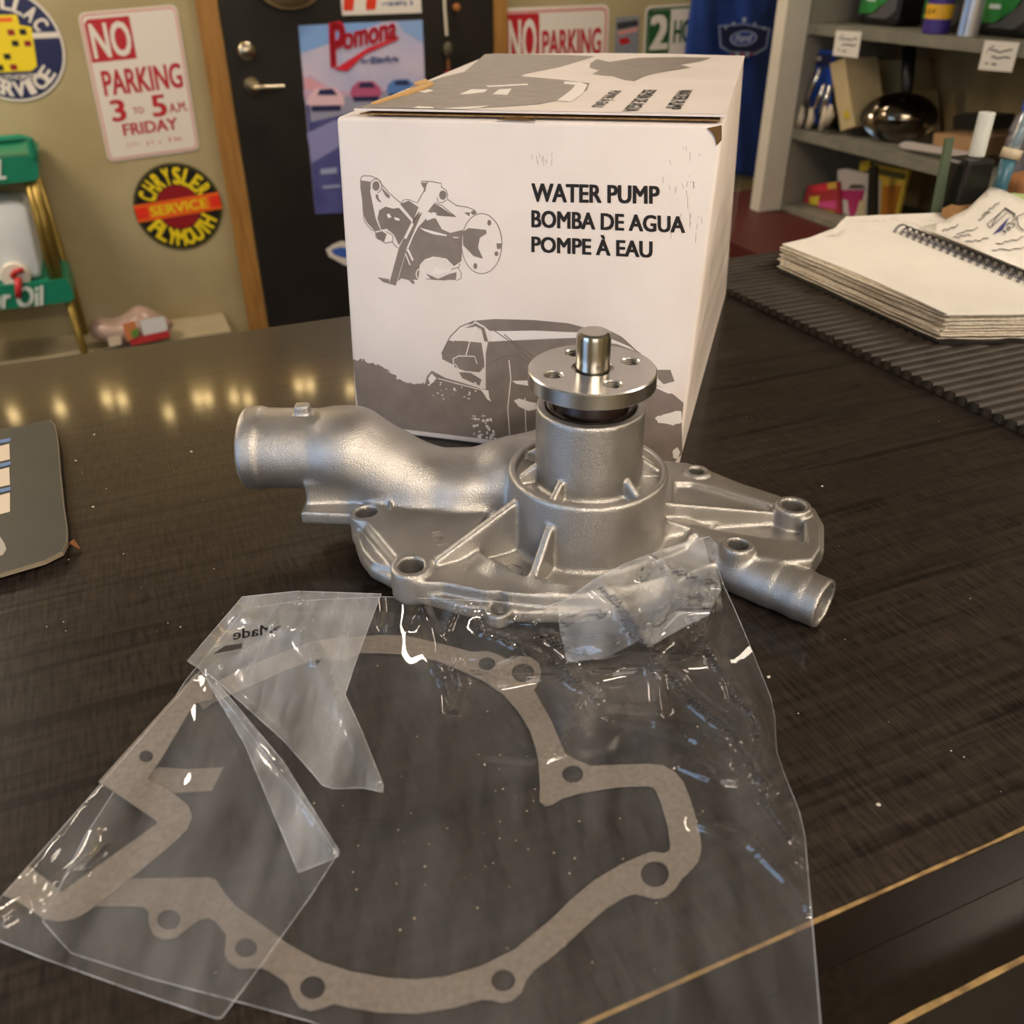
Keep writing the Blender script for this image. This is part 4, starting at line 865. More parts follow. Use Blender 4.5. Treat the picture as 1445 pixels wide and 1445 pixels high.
for i in range(7):
    t = i/6; cw += [G(1166+t*28, 333-t*26, ZT+.001+.004*t), G(1180+t*14, 331-t*22, ZT+.002+.001*t)]
obj('curled_page', (cw, [(2*i, 2*i+1, 2*i+3, 2*i+2) for i in range(6)]), m_page, nb)
sp0, sp1 = G(1268, 327, ZT), G(1548, 440, ZT); sd = (sp1-sp0).normalized(); sn = Vector((-sd.y, sd.x, 0))
obj('binding_strip', ([sp0+sn*.001+Vector((0, 0, .0003)), sp1+sn*.001+Vector((0, 0, .0003)), sp1+sn*.009+Vector((0, 0, -.0005)), sp0+sn*.009+Vector((0, 0, -.0005))], [(0, 1, 2, 3)]), mat('binding_grey', '#8b8a94', .6), nb)
m_wire = mat('black_wire', '#26242a', .3, metal=.7)
cm = tube([Vector((0, .0075*math.cos(a), .0075*math.sin(a))) for a in np.linspace(0, 2*math.pi, 22)], .0005, 6)
first = None; L = (sp1-sp0).length; k = 0
while k*.0092 < L:
    for dd in (0, .0022):
        c = sp0+sd*(k*.0092+dd)+sn*.002+Vector((0, 0, -.0008)); ang = math.atan2(sd.y, sd.x)
        Mx = Matrix.Translation(c-MW[nb.name].translation) @ Matrix.Rotation(ang, 4, 'Z')
        if first is None: first = obj('coil', cm, m_wire, nb, smooth=True, world=False); first.matrix_local = Mx
        else: o = first.copy(); COL.objects.link(o); o.parent = nb; o.matrix_local = Mx
    k += 1
# handwriting on the far page
m_penb = mat('ink_blue', '#3d3f78', .6); m_penk = mat('ink_black', '#24222a', .6)
def scrib(px0, py0, px1, py1, z, n, amp, w, seed):
    rn = random.Random(seed); P = []
    for i in range(n+1):
        t = i/n; q = G(px0+(px1-px0)*t, py0+(py1-py0)*t+rn.uniform(-amp, amp), z); P.append((q.x, q.y))
    return stroke(P, w, z)
obj('handwriting', join(*[scrib(*q) for q in ((1215, 312, 1250, 312, ZT-.0022, 14, 1.5, .0004, 1), (1255, 308, 1315, 322, ZT-.0022, 20, 1.6, .0004, 2), (1300, 312, 1340, 312, ZT-.0022, 14, 2, .0004, 3))]), m_penk, nb)
# loose note with drawing, curling up, on top of the notebook
def curl(P, z0, z1, name, label, m, cat):
    pass
npx = [(1297, 321), (1330, 312), (1366, 294), (1398, 263), (1415, 268), (1450, 284), (1520, 320), (1520, 411), (1445, 380), (1370, 349), (1330, 333)]
nctrl = [(1297, 321, ZT+.002), (1330, 333, ZT+.002), (1445, 380, ZT+.003), (1398, 263, ZT+.030), (1450, 284, ZT+.026), (1366, 310, ZT+.012), (1520, 360, ZT+.01), (1400, 330, ZT+.009)]
W_, F_ = sheet(npx, nctrl, (), step=9)
note = thing('paper_note', 'white handwritten paper note with a dark blue triangle, curling up from the notebook', 'note', G(1390, 345, ZT))
o = obj('sheet', (W_, F_), m_page, note, smooth=True); add_mod(o, 'SOLIDIFY', thickness=.0003, offset=-1)
C_ = np.array(nctrl)
def nz_(x, y):
    d2 = ((np.array([[x, y]])[:, None]-C_[None, :, :2])**2).sum(2); w = np.exp(-d2/(2*34.*34.))+1e-6*(d2+900.)**-1.5*27000; return float((w*C_[None, :, 2]).sum()/w.sum())+.0006
def nline(pts, w):
    P = []
    for a, b in zip(pts[:-1], pts[1:]):
        for i in range(5): t = i/5; P.append((a[0]+(b[0]-a[0])*t, a[1]+(b[1]-a[1])*t))
    P.append(pts[-1]); V = []; n = len(P)
    for i, p in enumerate(P):
        a = P[max(0, i-1)]; b = P[min(n-1, i+1)]; d = math.hypot(b[0]-a[0], b[1]-a[1]) or 1; nx, ny = -(b[1]-a[1])/d*w/2, (b[0]-a[0])/d*w/2
        V += [G(p[0]+nx, p[1]+ny, nz_(*p)), G(p[0]-nx, p[1]-ny, nz_(*p))]
    return V, [(2*i, 2*i+1, 2*i+3, 2*i+2) for i in range(n-1)]
rn = random.Random(9); wl = []
for (a, b) in (((1385, 305), (1410, 285)), ((1380, 312), (1398, 298)), ((1350, 330), (1380, 322)), ((1362, 342), (1395, 336)), ((1405, 345), (1445, 335)), ((1400, 354), (1445, 350)), ((1345, 335), (1370, 331)), ((1420, 318), (1445, 300)), ((1330, 326), (1352, 318))):
    wl.append(nline([(a[0]+(b[0]-a[0])*i/9, a[1]+(b[1]-a[1])*i/9+rn.uniform(-1.8, 1.8)) for i in range(10)], 1.0))
wl.append(nline([(1399, 320), (1405, 308), (1418, 294), (1412, 300), (1393, 316), (1397, 322), (1421, 300)], 1.0)); wl.append(nline([(1418, 293), (1432, 302), (1430, 307)], 2.0)); wl.append(nline([(1435, 306), (1437, 318), (1445, 326)], 1.2))
obj('handwriting', join(*wl), m_penk, note)
tri = [(1401, 331), (1425, 305), (1415, 325)]; obj('triangle_mark', ([G(x, y, nz_(x, y)+.0003) for x, y in tri], [(0, 1, 2)]), m_penb, note)
def ntext(s, x, y, dx, dy, ux, uy):
    vf = text_fit(s, 0, 0, 1, 1, 0, .0); return [G(x+dx*p.x+ux*p.y, y+dy*p.x+uy*p.y, nz_(x+dx*p.x, y+dy*p.x)+.0003) for p in vf[0]], vf[1]
obj('lettering', ntext('385', 1416, 332, 17, -14, -4, -7), m_penk, note)
o = obj('green_slip', prism([(q.x, q.y) for q in [G(*p, ZT+.024) for p in ((1405, 268), (1432, 262), (1520, 270), (1520, 300), (1450, 283))]], ZT+.0165, ZT+.017), mat('green_paper', '#b9cf8f', .7)); tag(o, 'pale green paper slip behind the handwritten note', 'paper')
o = obj('wooden_clipboard', prism([(q.x, q.y) for q in [G(*p, ZT+.006) for p in ((1330, 294), (1345, 287), (1425, 291), (1412, 306), (1388, 320), (1376, 317))]], ZT-.001, ZT+.006), mat('tan_board', '#a87f52', .6, var=.2, vscale=20)); tag(o, 'tan wooden board lying behind the open notebook', 'board')
# ================================================================== things on the back wall
DEFROT = RA
class Wall:
    """frame on the back wall: x along the wall, y up, z out of the wall (into the room)"""
    def __init__(s, c, ang=0., off=.0015):
        o = WP(*c, off); ca, sa = math.cos(ang), math.sin(ang); ex = RX*ca+Vector((0, 0, 1))*sa; ey = -RX*sa+Vector((0, 0, 1))*ca; ez = -RY
        s.M = Matrix(((ex.x, ey.x, ez.x, o.x), (ex.y, ey.y, ez.y, o.y), (ex.z, ey.z, ez.z, o.z), (0, 0, 0, 1))); s.I = s.M.inverted(); s.off = off
    def p(s, px, py): q = s.I @ WP(px, py, s.off); return (q.x, q.y)
    def P(s, L): return [s.p(*q) for q in L]
def quad_angle(a, b):
    u, v = WP(*a), WP(*b); d = v-u; return math.atan2(d.z, d.dot(RX))
LAY = .0006
def blur_words(x0, y0, x1, y1, z, n, seed):
    """print too small to read: a row of short unequal strokes"""
    rn = random.Random(seed); out = []; w = (x1-x0)/n
    for i in range(n):
        if rn.random() < .12: continue
        a = x0+w*i; b = a+w*rn.uniform(.45, .8); lo_ = y0+(y1-y0)*rn.choice((0, 0, .1, .25)); hi_ = y1-(y1-y0)*rn.choice((0, 0, .15, .3)); out.append(flat([(a, lo_), (b, lo_), (b, hi_), (a, hi_)], z))
    return join(*out)
def part(t, name, vf, m): return obj(name, vf, m, t, world=False)
def frac(w0, h0, x0, y0, x1, y1): return (-w0/2+x0*w0, -h0/2+y0*h0, -w0/2+x1*w0, -h0/2+y1*h0)
m_swhite = mat('sign_white', '#ded6cc', .4); m_sred = mat('sign_red', '#b3202a', .4); m_spink = mat('sign_faded_red', '#cf8f88', .45); m_sgreen = mat('sign_green', '#1c5230', .4)
m_navy = mat('sign_navy', '#1a2250', .35); m_yel = mat('sign_yellow', '#e8cf1e', .4); m_sblk = mat('sign_black', '#15130f', .4); m_dred = mat('sign_dark_red', '#8e1620', .4); m_orange = mat('sign_orange', '#e8641c', .4)
# --- no parking 3 to 5 am friday
w = Wall((200, 120), quad_angle((115, 21), (250, 9))); pts = w.P([(113, 22), (250, 9), (285, 214), (154, 230)])
sw = (math.dist(pts[0], pts[1])+math.dist(pts[3], pts[2]))/2; sh = (math.dist(pts[0], pts[3])+math.dist(pts[1], pts[2]))/2; sk = ((pts[0][0]+pts[1][0])-(pts[2][0]+pts[3][0]))/2/sh
def shear(vf, k): return ([Vector((p.x+k*p.y, p.y, p.z)) for p in vf[0]],)+tuple(vf[1:])
t = thing('street_sign', 'white metal no parking sign with red lettering for friday mornings', 'sign', M=w.M)
F = lambda *a: frac(sw, sh, *a); S = lambda vf: shear(vf, sk)
o_, i_ = rrect(-sw/2, -sh/2, sw/2, sh/2, .022), rrect(-sw/2+.010, -sh/2+.010, sw/2-.010, sh/2-.010, .016)
part(t, 'sign_plate', S(prism(o_, 0, .002)), m_swhite)
part(t, 'border', S(flat(rrect(-sw/2+.005, -sh/2+.005, sw/2-.005, sh/2-.005, .019), .002+LAY, [i_])), m_spink)
a = F(.045, .68, .50, .955); part(t, 'red_block', S(flat([(a[0], a[1]), (a[2], a[1]), (a[2], a[3]), (a[0]+.012, a[3]), (a[0], a[3]-.012)], .002+LAY)), m_sred)
part(t, 'lettering', S(text_fit('NO', *F(.085, .705, .47, .925), .002+2*LAY, .03)), m_swhite)
for s, r, b in (('PARKING', (.11, .455, .93, .62), .03), ('3', (.14, .275, .275, .42), .03), ('TO', (.36, .31, .47, .355), .01), ('5', (.57, .275, .71, .42), .03), ('A.M.', (.745, .29, .94, .355), .02), ('FRIDAY', (.22, .17, .80, .25), .03), ('CITY', (.22, .085, .36, .115), .0)):
    part(t, 'lettering', S(text_fit(s, *F(*r), .002+LAY, b)), m_sred if b else m_spink)
part(t, 'small_print', S(blur_words(*F(.44, .08, .60, .115), .002+LAY, 6, 1)), m_spink)
part(t, 'small_print', S(blur_words(*F(.68, .085, .83, .12), .002+LAY, 5, 2)), m_spink)
# --- round blue dealer sign
w = Wall((20, 55), quad_angle((0, 62), (100, 58))); rr = abs(w.p(102, 70)[0]-w.p(8, 55)[0])*.88
c0 = w.p(11, 64)
t = thing('round_sign', 'round navy service sign with white ring and yellow crest', 'sign', M=w.M); cx, cy = c0
part(t, 'sign_plate', prism(circle(cx, cy, rr, n=64), 0, .002), m_swhite)
part(t, 'blue_field', flat(circle(cx, cy, rr*.955, n=64), .002+LAY), m_navy)
part(t, 'white_bar', flat([(cx-rr*.95, cy+rr*.10), (cx+rr*.95, cy+rr*.10), (cx+rr*.95, cy+rr*.20), (cx-rr*.95, cy+rr*.20)], .002+2*LAY), m_swhite)
part(t, 'lettering', text_arc('CADILLAC', cx, cy, rr*.62, rr*.27, 86, 118, .002+3*LAY, .05, .82), m_swhite)
part(t, 'lettering', text_arc('SERVICE', cx, cy, rr*.90, rr*.26, 270, 92, .002+3*LAY, .05, .82, inside=True), m_swhite)
crest = [(-.42, .52), (.30, .52), (.30, .34), (.50, .30), (.42, -.38), (.30, -.46), (-.44, -.46), (-.56, -.38), (-.62, .30), (-.42, .34)]
part(t, 'crest', flat([(cx+x*rr, cy+y*rr) for x, y in crest], .002+3*LAY), m_yel)
for k, (x, y, m) in enumerate([(.12, .22, m_dred), (.36, .02, m_dred), (-.30, -.20, m_dred), (0, -.38, m_dred), (.33, .22, m_sblk), (.14, .03, m_sblk), (-.06, -.19, m_sblk), (-.24, -.38, m_sblk), (-.4, .2, m_sblk)]):
    part(t, 'crest_square', flat([(cx+(x-.06)*rr, cy+(y-.05)*rr), (cx+(x+.06)*rr, cy+(y-.05)*rr), (cx+(x+.06)*rr, cy+(y+.05)*rr), (cx+(x-.06)*rr, cy+(y+.05)*rr)], .002+4*LAY), m)
part(t, 'crest_band', flat([(cx-.3*rr, cy+.40*rr), (cx+.2*rr, cy+.40*rr), (cx+.2*rr, cy+.47*rr), (cx-.3*rr, cy+.47*rr)], .002+4*LAY), m_orange)
part(t, 'lettering', text_fit('AUTHORIZED', cx-.36*rr, cy-.60*rr, cx+.46*rr, cy-.51*rr, .002+4*LAY, .03), m_swhite)
# --- round yellow and black sign with red band
w = Wall((252, 292), quad_angle((192, 308), (312, 288))); rr = (w.p(313, 285)[0]-w.p(190, 300)[0])/2; cx, cy = 0, 0
t = thing('round_sign', 'round black sign with yellow lettering and an orange-red service band', 'sign', M=w.M)
part(t, 'sign_plate', prism(circle(0, 0, rr, n=64), 0, .002), mat('sign_olive_rim', '#4a4526', .4))
part(t, 'black_field', flat(circle(0, 0, rr*.94, n=64), .002+LAY), m_sblk)
part(t, 'red_centre', flat(circle(0, 0, rr*.50, n=48), .002+2*LAY), m_dred)
part(t, 'lettering', text_arc('CHRYSLER', 0, 0, rr*.53, rr*.36, 88, 126, .002+3*LAY, .06, .86), m_yel)
part(t, 'lettering', text_arc('PLYMOUTH', 0, 0, rr*.89, rr*.36, 268, 112, .002+3*LAY, .06, .84, inside=True), m_yel)
part(t, 'band', flat([(-rr*.98, -rr*.20), (rr*.98, -rr*.20), (rr*.98, rr*.20), (-rr*.98, rr*.20)], .002+4*LAY), m_orange)
parts('band_end', [flat([(-rr*.97, -rr*.13), (-rr*.70, -rr*.13), (-rr*.70, rr*.13), (-rr*.97, rr*.13)], .002+5*LAY), flat([(rr*.74, -rr*.13), (rr*.97, -rr*.13), (rr*.97, rr*.13), (rr*.74, rr*.13)], .002+5*LAY)], mat('sign_bright_red', '#e0301a', .4), t, world=False)
part(t, 'lettering', text_fit('SERVICE', -rr*.64, -rr*.11, rr*.66, rr*.11, .002+5*LAY, .03), m_yel)
# --- second no parking sign, right of the door
w = Wall((784, 44), quad_angle((708, 12), (858, 6))); a, b = w.p(706, 12), w.p(860, 6); sw = b[0]-a[0]; sh = sw*.62; top = (a[1]+b[1])/2
t = thing('street_sign', 'white no parking sign with a solid red corner block, beside the door frame', 'sign', M=w.M)
F = lambda x0, y0, x1, y1: (a[0]+x0*sw, top-sh+y0*sh, a[0]+x1*sw, top-sh+y1*sh)
part(t, 'sign_plate', prism(rrect(*F(0, 0, 1, 1), .03), 0, .002), m_swhite)
part(t, 'border', flat(rrect(*F(.018, .03, .982, .97), .026), .002+LAY, [rrect(*F(.04, .065, .96, .935), .02)]), m_spink)
part(t, 'red_block', flat(rrect(*F(.035, .30, .345, .93), .01), .002+2*LAY), m_sred)
part(t, 'lettering', text_fit('NO', *F(.07, .36, .315, .86), .002+3*LAY, .03), m_swhite)
part(t, 'lettering', text_fit('PARKING', *F(.375, .40, .925, .72), .002+2*LAY, .03), m_sred)
# --- green two hour sign
w = Wall((950, 40), quad_angle((912, 10), (978, 6))); a = w.p(911, 9); sw = w.p(1005, 5)[0]-a[0]; sh = sw*1.15
t = thing('street_sign', 'white two hour parking sign with green figure block, half hidden by a shirt', 'sign', M=w.M)
F = lambda x0, y0, x1, y1: (a[0]+x0*sw, a[1]-sh+y0*sh, a[0]+x1*sw, a[1]-sh+y1*sh)
part(t, 'sign_plate', prism(rrect(*F(0, 0, 1, 1), .025), 0, .002), m_swhite)
part(t, 'border', flat(rrect(*F(.02, .02, .98, .98), .022), .002+LAY, [rrect(*F(.045, .04, .955, .96), .016)]), m_sgreen)
part(t, 'green_block', flat(rrect(*F(.05, .52, .375, .955), .006), .002+2*LAY), m_sgreen)
part(t, 'lettering', text_fit('2', *F(.10, .57, .33, .90), .002+3*LAY, .05), m_swhite)
part(t, 'lettering', text_fit('HOUR', *F(.44, .62, .96, .84), .002+2*LAY, .04), m_sgreen)
part(t, 'lettering', text_fit('PARKING', *F(.06, .26, .95, .46), .002+2*LAY, .04), m_sgreen)
# --- small photo card between the signs
w = Wall((885, 48)); t = thing('photo_card', 'small grey and red picture card between two parking signs', 'picture', M=w.M)
part(t, 'card', prism(w.P([(869, 24), (902, 22), (900, 78), (867, 80)]), 0, .0015), mat('card_grey', '#8b8f98', .4, var=.3, vscale=60))
part(t, 'picture', flat(w.P([(870, 32), (900, 28), (900, 36), (871, 42)]), .0015+LAY), mat('picture_dark', '#34343c', .5))
part(t, 'picture', flat(w.P([(871, 44), (900, 38), (899, 44), (872, 50)]), .0015+LAY), m_spink)
part(t, 'picture', flat(w.P([(872, 55), (885, 52), (890, 60), (876, 64)]), .0015+LAY), m_sred)
# --- black door with wooden frame
DX0, DX1 = toR(WP(322, 100))[0], toR(WP(692, 60))[0]; DT = CEIL-.35
dm = RM.copy()
m_door = mat('black_door', '#171412', .42, var=.3, vscale=6, vcol='#221d18', bump=.1, bscale=30)
m_jamb = mat('varnished_wood', '#a87a3c', .5, var=.35, vscale=12, stretch=(6, 6, .6), vcol='#8a5f2a')
door = tag(obj('door_1', rbox(DX0+.003, DX1-.003, WALL_Y-.030, WALL_Y-.002, FLOOR+.01, DT), m_door, M=dm), kind='structure')
JB = -.86
fr = tag(obj('trim_2', rbox(DX0-.075, DX0-.005, WALL_Y-.026, WALL_Y, FLOOR, DT+.06), m_jamb, M=dm), kind='structure')
fr = tag(obj('trim_3', rbox(DX1+.005, DX1+.06, WALL_Y-.026, WALL_Y, FLOOR, DT+.06), m_jamb, M=dm), kind='structure')
tag(obj('trim_4', rbox(DX0-.005, DX1+.005, WALL_Y-.026, WALL_Y, DT+.005, DT+.06), m_jamb, M=dm), kind='structure')
DOFF = .032
m_nickel = mat('brushed_nickel', '#b5aa94', .25, metal=1.)
w = Wall((348, 72), off=DOFF-.002); d_ = xf(lathe([(0, 0), (.030, 0), (.033, .004), (.031, .014), (.024, .020), (0, .022)], 32), Matrix.Identity(4))
obj('deadbolt', xf(d_, w.M), m_nickel, door, smooth=math.radians(40))
w = Wall((355, 121), off=DOFF-.002)
obj('handle_rose', xf(lathe([(0, 0), (.028, 0), (.031, .004), (.028, .012), (0, .014)], 32), w.M), m_nickel, door, smooth=math.radians(40))
hx = w.p(397, 124)[0]
obj('door_handle', xf(tube([(0, 0, .012), (0, 0, .045), (.012, 0, .056), (.04, -.001, .058), (hx, -.002, .056)], [.010, .010, .0105, .0095, .008], 12), w.M), m_nickel, door, smooth=math.radians(40))
# poster on the door
w = Wall((510, 160), off=DOFF)
t = thing('poster', 'drag race poster with red script title and a row of cars, on the black door', 'poster', M=w.M)
part(t, 'paper', prism(w.P([(421, 36), (596, 28), (603, 200), (598, 295), (445, 302)]), 0, .001), mat('poster_sky', '#a9b0d2', .35, var=.5, vscale=5, vcol='#d3c4d6'))
z = .001+LAY
part(t, 'picture', flat(w.P([(421, 36), (500, 32), (540, 31), (470, 60), (424, 75)]), z), mat('poster_blue', '#7fa6dc', .35))
part(t, 'picture', flat(w.P([(560, 30), (596, 28), (597, 60), (570, 45)]), z), mat('poster_blue2', '#8aa9d8', .35))
part(t, 'picture', flat(w.P([(428, 128), (436, 105), (455, 118), (480, 128), (520, 128), (560, 122), (601, 112), (601, 125), (520, 140), (430, 142)]), z), mat('poster_lilac', '#c6a6c4', .35))
part(t, 'picture', flat(w.P([(428, 108), (440, 112), (466, 126), (440, 128), (430, 124)]), z+LAY), mat('poster_pink', '#dba0ae', .35))
part(t, 'picture', flat(w.P([(432, 148), (601, 122), (603, 200), (598, 295), (445, 302)]), z+LAY), mat('poster_road', '#46467c', .35, var=.5, vscale=8, vcol='#5f62a0'))
part(t, 'picture', flat(w.P([(436, 145), (520, 130), (601, 124), (601, 150), (500, 158), (438, 172)]), z+2*LAY), mat('poster_grey', '#9a9ab0', .35))
part(t, 'picture', flat(w.P([(433, 188), (470, 170), (500, 164), (490, 200), (440, 230)]), z+2*LAY), mat('poster_haze', '#8f8fc0', .35))
def pcar(x, y, s, ca):
    part(t, 'picture_car', flat(w.P([(x-26*s, y), (x-24*s, y-10*s), (x-14*s, y-20*s), (x+12*s, y-21*s), (x+24*s, y-10*s), (x+26*s, y+1*s), (x+22*s, y+8*s), (x-22*s, y+9*s)]), z+3*LAY), ca)
    part(t, 'picture_car', flat(w.P([(x-13*s, y-10*s), (x-9*s, y-18*s), (x+9*s, y-19*s), (x+16*s, y-10*s)]), z+4*LAY), mat('poster_dark', '#2c2e55', .35))
    part(t, 'picture_car', flat(w.P([(x-22*s, y+5*s), (x+22*s, y+4*s), (x+20*s, y+12*s), (x-20*s, y+13*s)]), z+4*LAY), mat('poster_dark', '#2c2e55', .35))
pcar(460, 144, 1.0, mat('poster_car', '#e4c0ca', .35)); pcar(516, 132, .85, mat('poster_car2', '#b65a7c', .35)); pcar(566, 128, .8, mat('poster_car3', '#5b83c0', .35))
TW = Vector(w.p(466, 76)+(0,)); TE = Vector(w.p(560, 56)+(0,))
def script_text():
    ax = (TE-TW); L = ax.length; ex = ax/L; ey = Vector((-ex.y, ex.x, 0)); out = []
    big = text_fit('P', -.02*L, -.16*L, .26*L, .36*L, 0, .05, .35); sm = text_fit('omona', .22*L, .02*L, 1.0*L, .21*L, 0, .04, .35)
    sw_ = ([Vector((-.0*L, -.2*L, 0)), Vector((.55*L, -.02*L, 0)), Vector((1.05*L, .04*L, 0)), Vector((1.0*L, .0, 0)), Vector((.5*L, -.09*L, 0)), Vector((.18*L, -.26*L, 0))], [(0, 5, 4, 1), (1, 4, 3, 2)])
    return [TW+ex*p.x+ey*p.y+Vector((0, 0, z+5*LAY)) for p in join(big, sm, sw_)[0]], join(big, sm, sw_)[1]
part(t, 'lettering', script_text(), mat('poster_red', '#cf2a3c', .35))
part(t, 'lettering', blur_words(w.p(510, 90)[0], w.p(510, 90)[1], w.p(562, 78)[0], w.p(562, 78)[1], z+5*LAY, 12, 3), mat('poster_blue_ink', '#41507e', .35))
part(t, 'lettering', join(flat(w.P([(452, 238), (475, 236), (475, 244), (452, 246)]), z+5*LAY), flat(w.P([(455, 262), (480, 260), (480, 264), (455, 266)]), z+5*LAY)), mat('poster_pale', '#9fa6c8', .35))
# sticker at the top of the door
w = Wall((538, 8), quad_angle((484, 22), (594, 18)), off=DOFF)
t = thing('sticker', 'white sticker with big red slanted letters at the top of the door', 'sticker', M=w.M)
a, b = w.p(483, 22), w.p(595, 18); H_ = (b[0]-a[0])*.55
part(t, 'sheet', prism([(a[0], a[1]), (b[0], b[1]), (b[0], b[1]+H_), (a[0], a[1]+H_)], 0, .001), m_swhite)
part(t, 'lettering', text_fit('H', *w.p(488, 13), w.p(536, 0)[0], a[1]+H_*.88, .001+LAY, .06, .25), mat('sticker_red', '#d83a1e', .4))
part(t, 'lettering', blur_words(w.p(540, 9)[0], w.p(540, 9)[1], w.p(583, 0)[0], w.p(540, 2)[1], .001+LAY, 10, 4), mat('sticker_blue', '#33407c', .4))
# brown cap or basket hanging high on the door
w = Wall((408, 0), off=DOFF)
bm = bmesh.new(); bmesh.ops.create_uvsphere(bm, u_segments=28, v_segments=14, radius=1)
rw = (w.p(450, 0)[0]-w.p(365, 0)[0])/2; cyy = w.p(408, -22)[1]; byy = w.p(408, 10)[1]
for v in bm.verts: v.co = Vector((v.co.x*rw, cyy+v.co.y*(cyy-byy), .035+v.co.z*.035*(1-.25*abs(v.co.x))))
t = thing('wicker_basket', 'shallow brown wicker basket hanging high on the black door', 'basket', M=w.M)
part(t, 'basket_bowl', from_bm(bm), mat('wicker', '#7d6644', .8, var=.5, vscale=120, bump=.5, bscale=150))
part(t, 'basket_rim', tube([(rw*math.cos(a)*1.02, cyy+(cyy-byy)*math.sin(a)*1.02, .035) for a in np.linspace(0, 2*math.pi, 33)], .006, 8), mat('wicker_rim', '#8d7750', .8))
# keys on a cord beside the poster
w = Wall((630, 60), off=DOFF)
t = thing('key_cord', 'white cord with dark fob and red tag hanging at the door edge', 'key cord', M=w.M)
part(t, 'cord', tube([(*w.p(625, -30), .012), (*w.p(626, 10), .012), (*w.p(629, 50), .012)], .006, 8), mat('cord_white', '#c9c0ac', .8))
bm = bmesh.new(); bmesh.ops.create_uvsphere(bm, u_segments=18, v_segments=12, radius=.021); c = w.p(630, 70)
for v in bm.verts: v.co = Vector((v.co.x*.9+c[0], v.co.y*1.35+c[1], v.co.z*.8+.018))
part(t, 'fob', from_bm(bm), mat('fob_brown', '#4a4232', .5))
part(t, 'strap', prism([(w.p(631, 80)[0]-.006, w.p(631, 98)[1]), (w.p(631, 80)[0]+.006, w.p(631, 98)[1]), (w.p(631, 80)[0]+.006, w.p(631, 80)[1]), (w.p(631, 80)[0]-.006, w.p(631, 80)[1])], .008, .012), mat('strap_tan', '#8a5a34', .7))
part(t, 'red_tag', prism(w.P([(626, 101), (653, 98), (653, 118), (628, 122)]), .006, .014), mat('tag_red', '#b01f22', .4))
w = Wall((641, 10), off=DOFF); o = obj('door_peg', xf(lathe([(0, 0), (.008, 0), (.008, .02), (.014, .026), (.012, .036), (0, .04)], 16), w.M), mat('peg_wood', '#9a5f30', .5)); tag(o, 'small orange-brown wooden peg at the upper door edge', 'peg')
# crumpled paper low on the door
w = Wall((480, 360), off=DOFF)
t = thing('door_sticker', 'torn white and blue sticker low on the black door, behind the box', 'sticker', M=w.M)
part(t, 'sheet', prism(w.P([(460, 352), (470, 345), (482, 340), (500, 342), (500, 375), (486, 374), (472, 366), (464, 362)]), 0, .002), m_swhite)
part(t, 'print', flat(w.P([(467, 352), (480, 348), (500, 352), (500, 366), (478, 362), (470, 358)]), .002+LAY), mat('sticker_blue2', '#3c62b4', .4))
# --- blue t-shirt
so = [(985, -60), (1040, -70), (1118, -60), (1114, 20), (1108, 70), (1104, 100), (1094, 106), (1088, 120), (1083, 160), (1078, 215), (1074, 252), (1056, 249), (1030, 244), (990, 240), (950, 236), (955, 180), (962, 120), (968, 60), (975, 10)]
def shirt():
    w = Wall((1030, 120)); P = []; k = len(so); step = 7
    for i in range(k):
        a, b = so[i], so[(i+1) % k]; m = max(1, int(math.dist(a, b)/step)); P += [(a[0]+(b[0]-a[0])*j/m, a[1]+(b[1]-a[1])*j/m) for j in range(m)]
    nb = len(P); A = np.array(P); gx, gy = np.meshgrid(np.arange(945, 1120, step), np.arange(-70, 255, step)); Q = np.stack([gx.ravel(), gy.ravel()], 1).astype(float)
    ins = np.zeros(len(Q), bool); j = nb-1
    for i in range(nb):
        a, b = A[i], A[j]; c = ((a[1] > Q[:, 1]) != (b[1] > Q[:, 1])) & (Q[:, 0] < (b[0]-a[0])*(Q[:, 1]-a[1])/((b[1]-a[1]) or 1e-9)+a[0]); ins ^= c; j = i
    Q = Q[ins]; Q = Q[np.array([np.sqrt(((A-q)**2).sum(1)).min() > 4 for q in Q])]
    r = delaunay_2d_cdt([Vector(p) for p in P]+[Vector(p) for p in Q], [], [list(range(nb))], 1, 1e-4)
    V = []
    for v in r[0]:
        x, y = v; d = .05+.012*math.sin(x*.09+y*.01)+.006*math.sin(x*.21-y*.02)
        if x > 1086-.05*y and y < 110: d -= .02
        V.append(WP(x, y, d))
    F = [tuple(f) for f in r[2]]; n = (V[F[0][1]]-V[F[0][0]]).cross(V[F[0][2]]-V[F[0][0]])
    if n.dot(RY) > 0: F = [f[::-1] for f in F]
    return V, F
t = thing('t_shirt', 'blue cotton t-shirt with a dark oval car badge, hanging on the wall', 't-shirt', WP(1020, 245, .05))
o = obj('shirt_cloth', shirt(), mat('blue_cotton', '#1f3f8a', .85, var=.2, vscale=25, bump=.2, bscale=400), t, smooth=True); add_mod(o, 'SOLIDIFY', thickness=.006, offset=-1)
w = Wall((1050, 55), off=.078)
def spart(name, vf, m): return obj(name, xf(vf, w.M), m, t)
spart('badge', flat(w.P([(1016, 38), (1050, 35), (1084, 42), (1080, 66), (1066, 74), (1030, 72), (1018, 64)]), 0), mat('badge_navy', '#131f4a', .6))
spart('badge_trim', flat(w.P([(1014, 36), (1050, 33), (1087, 40), (1082, 68), (1067, 77), (1029, 74), (1016, 66)]), -.001, [w.P([(1017, 39), (1050, 36), (1083, 43), (1079, 65), (1065, 73), (1031, 71), (1019, 63)])]), mat('badge_grey', '#8ea0c8', .6))
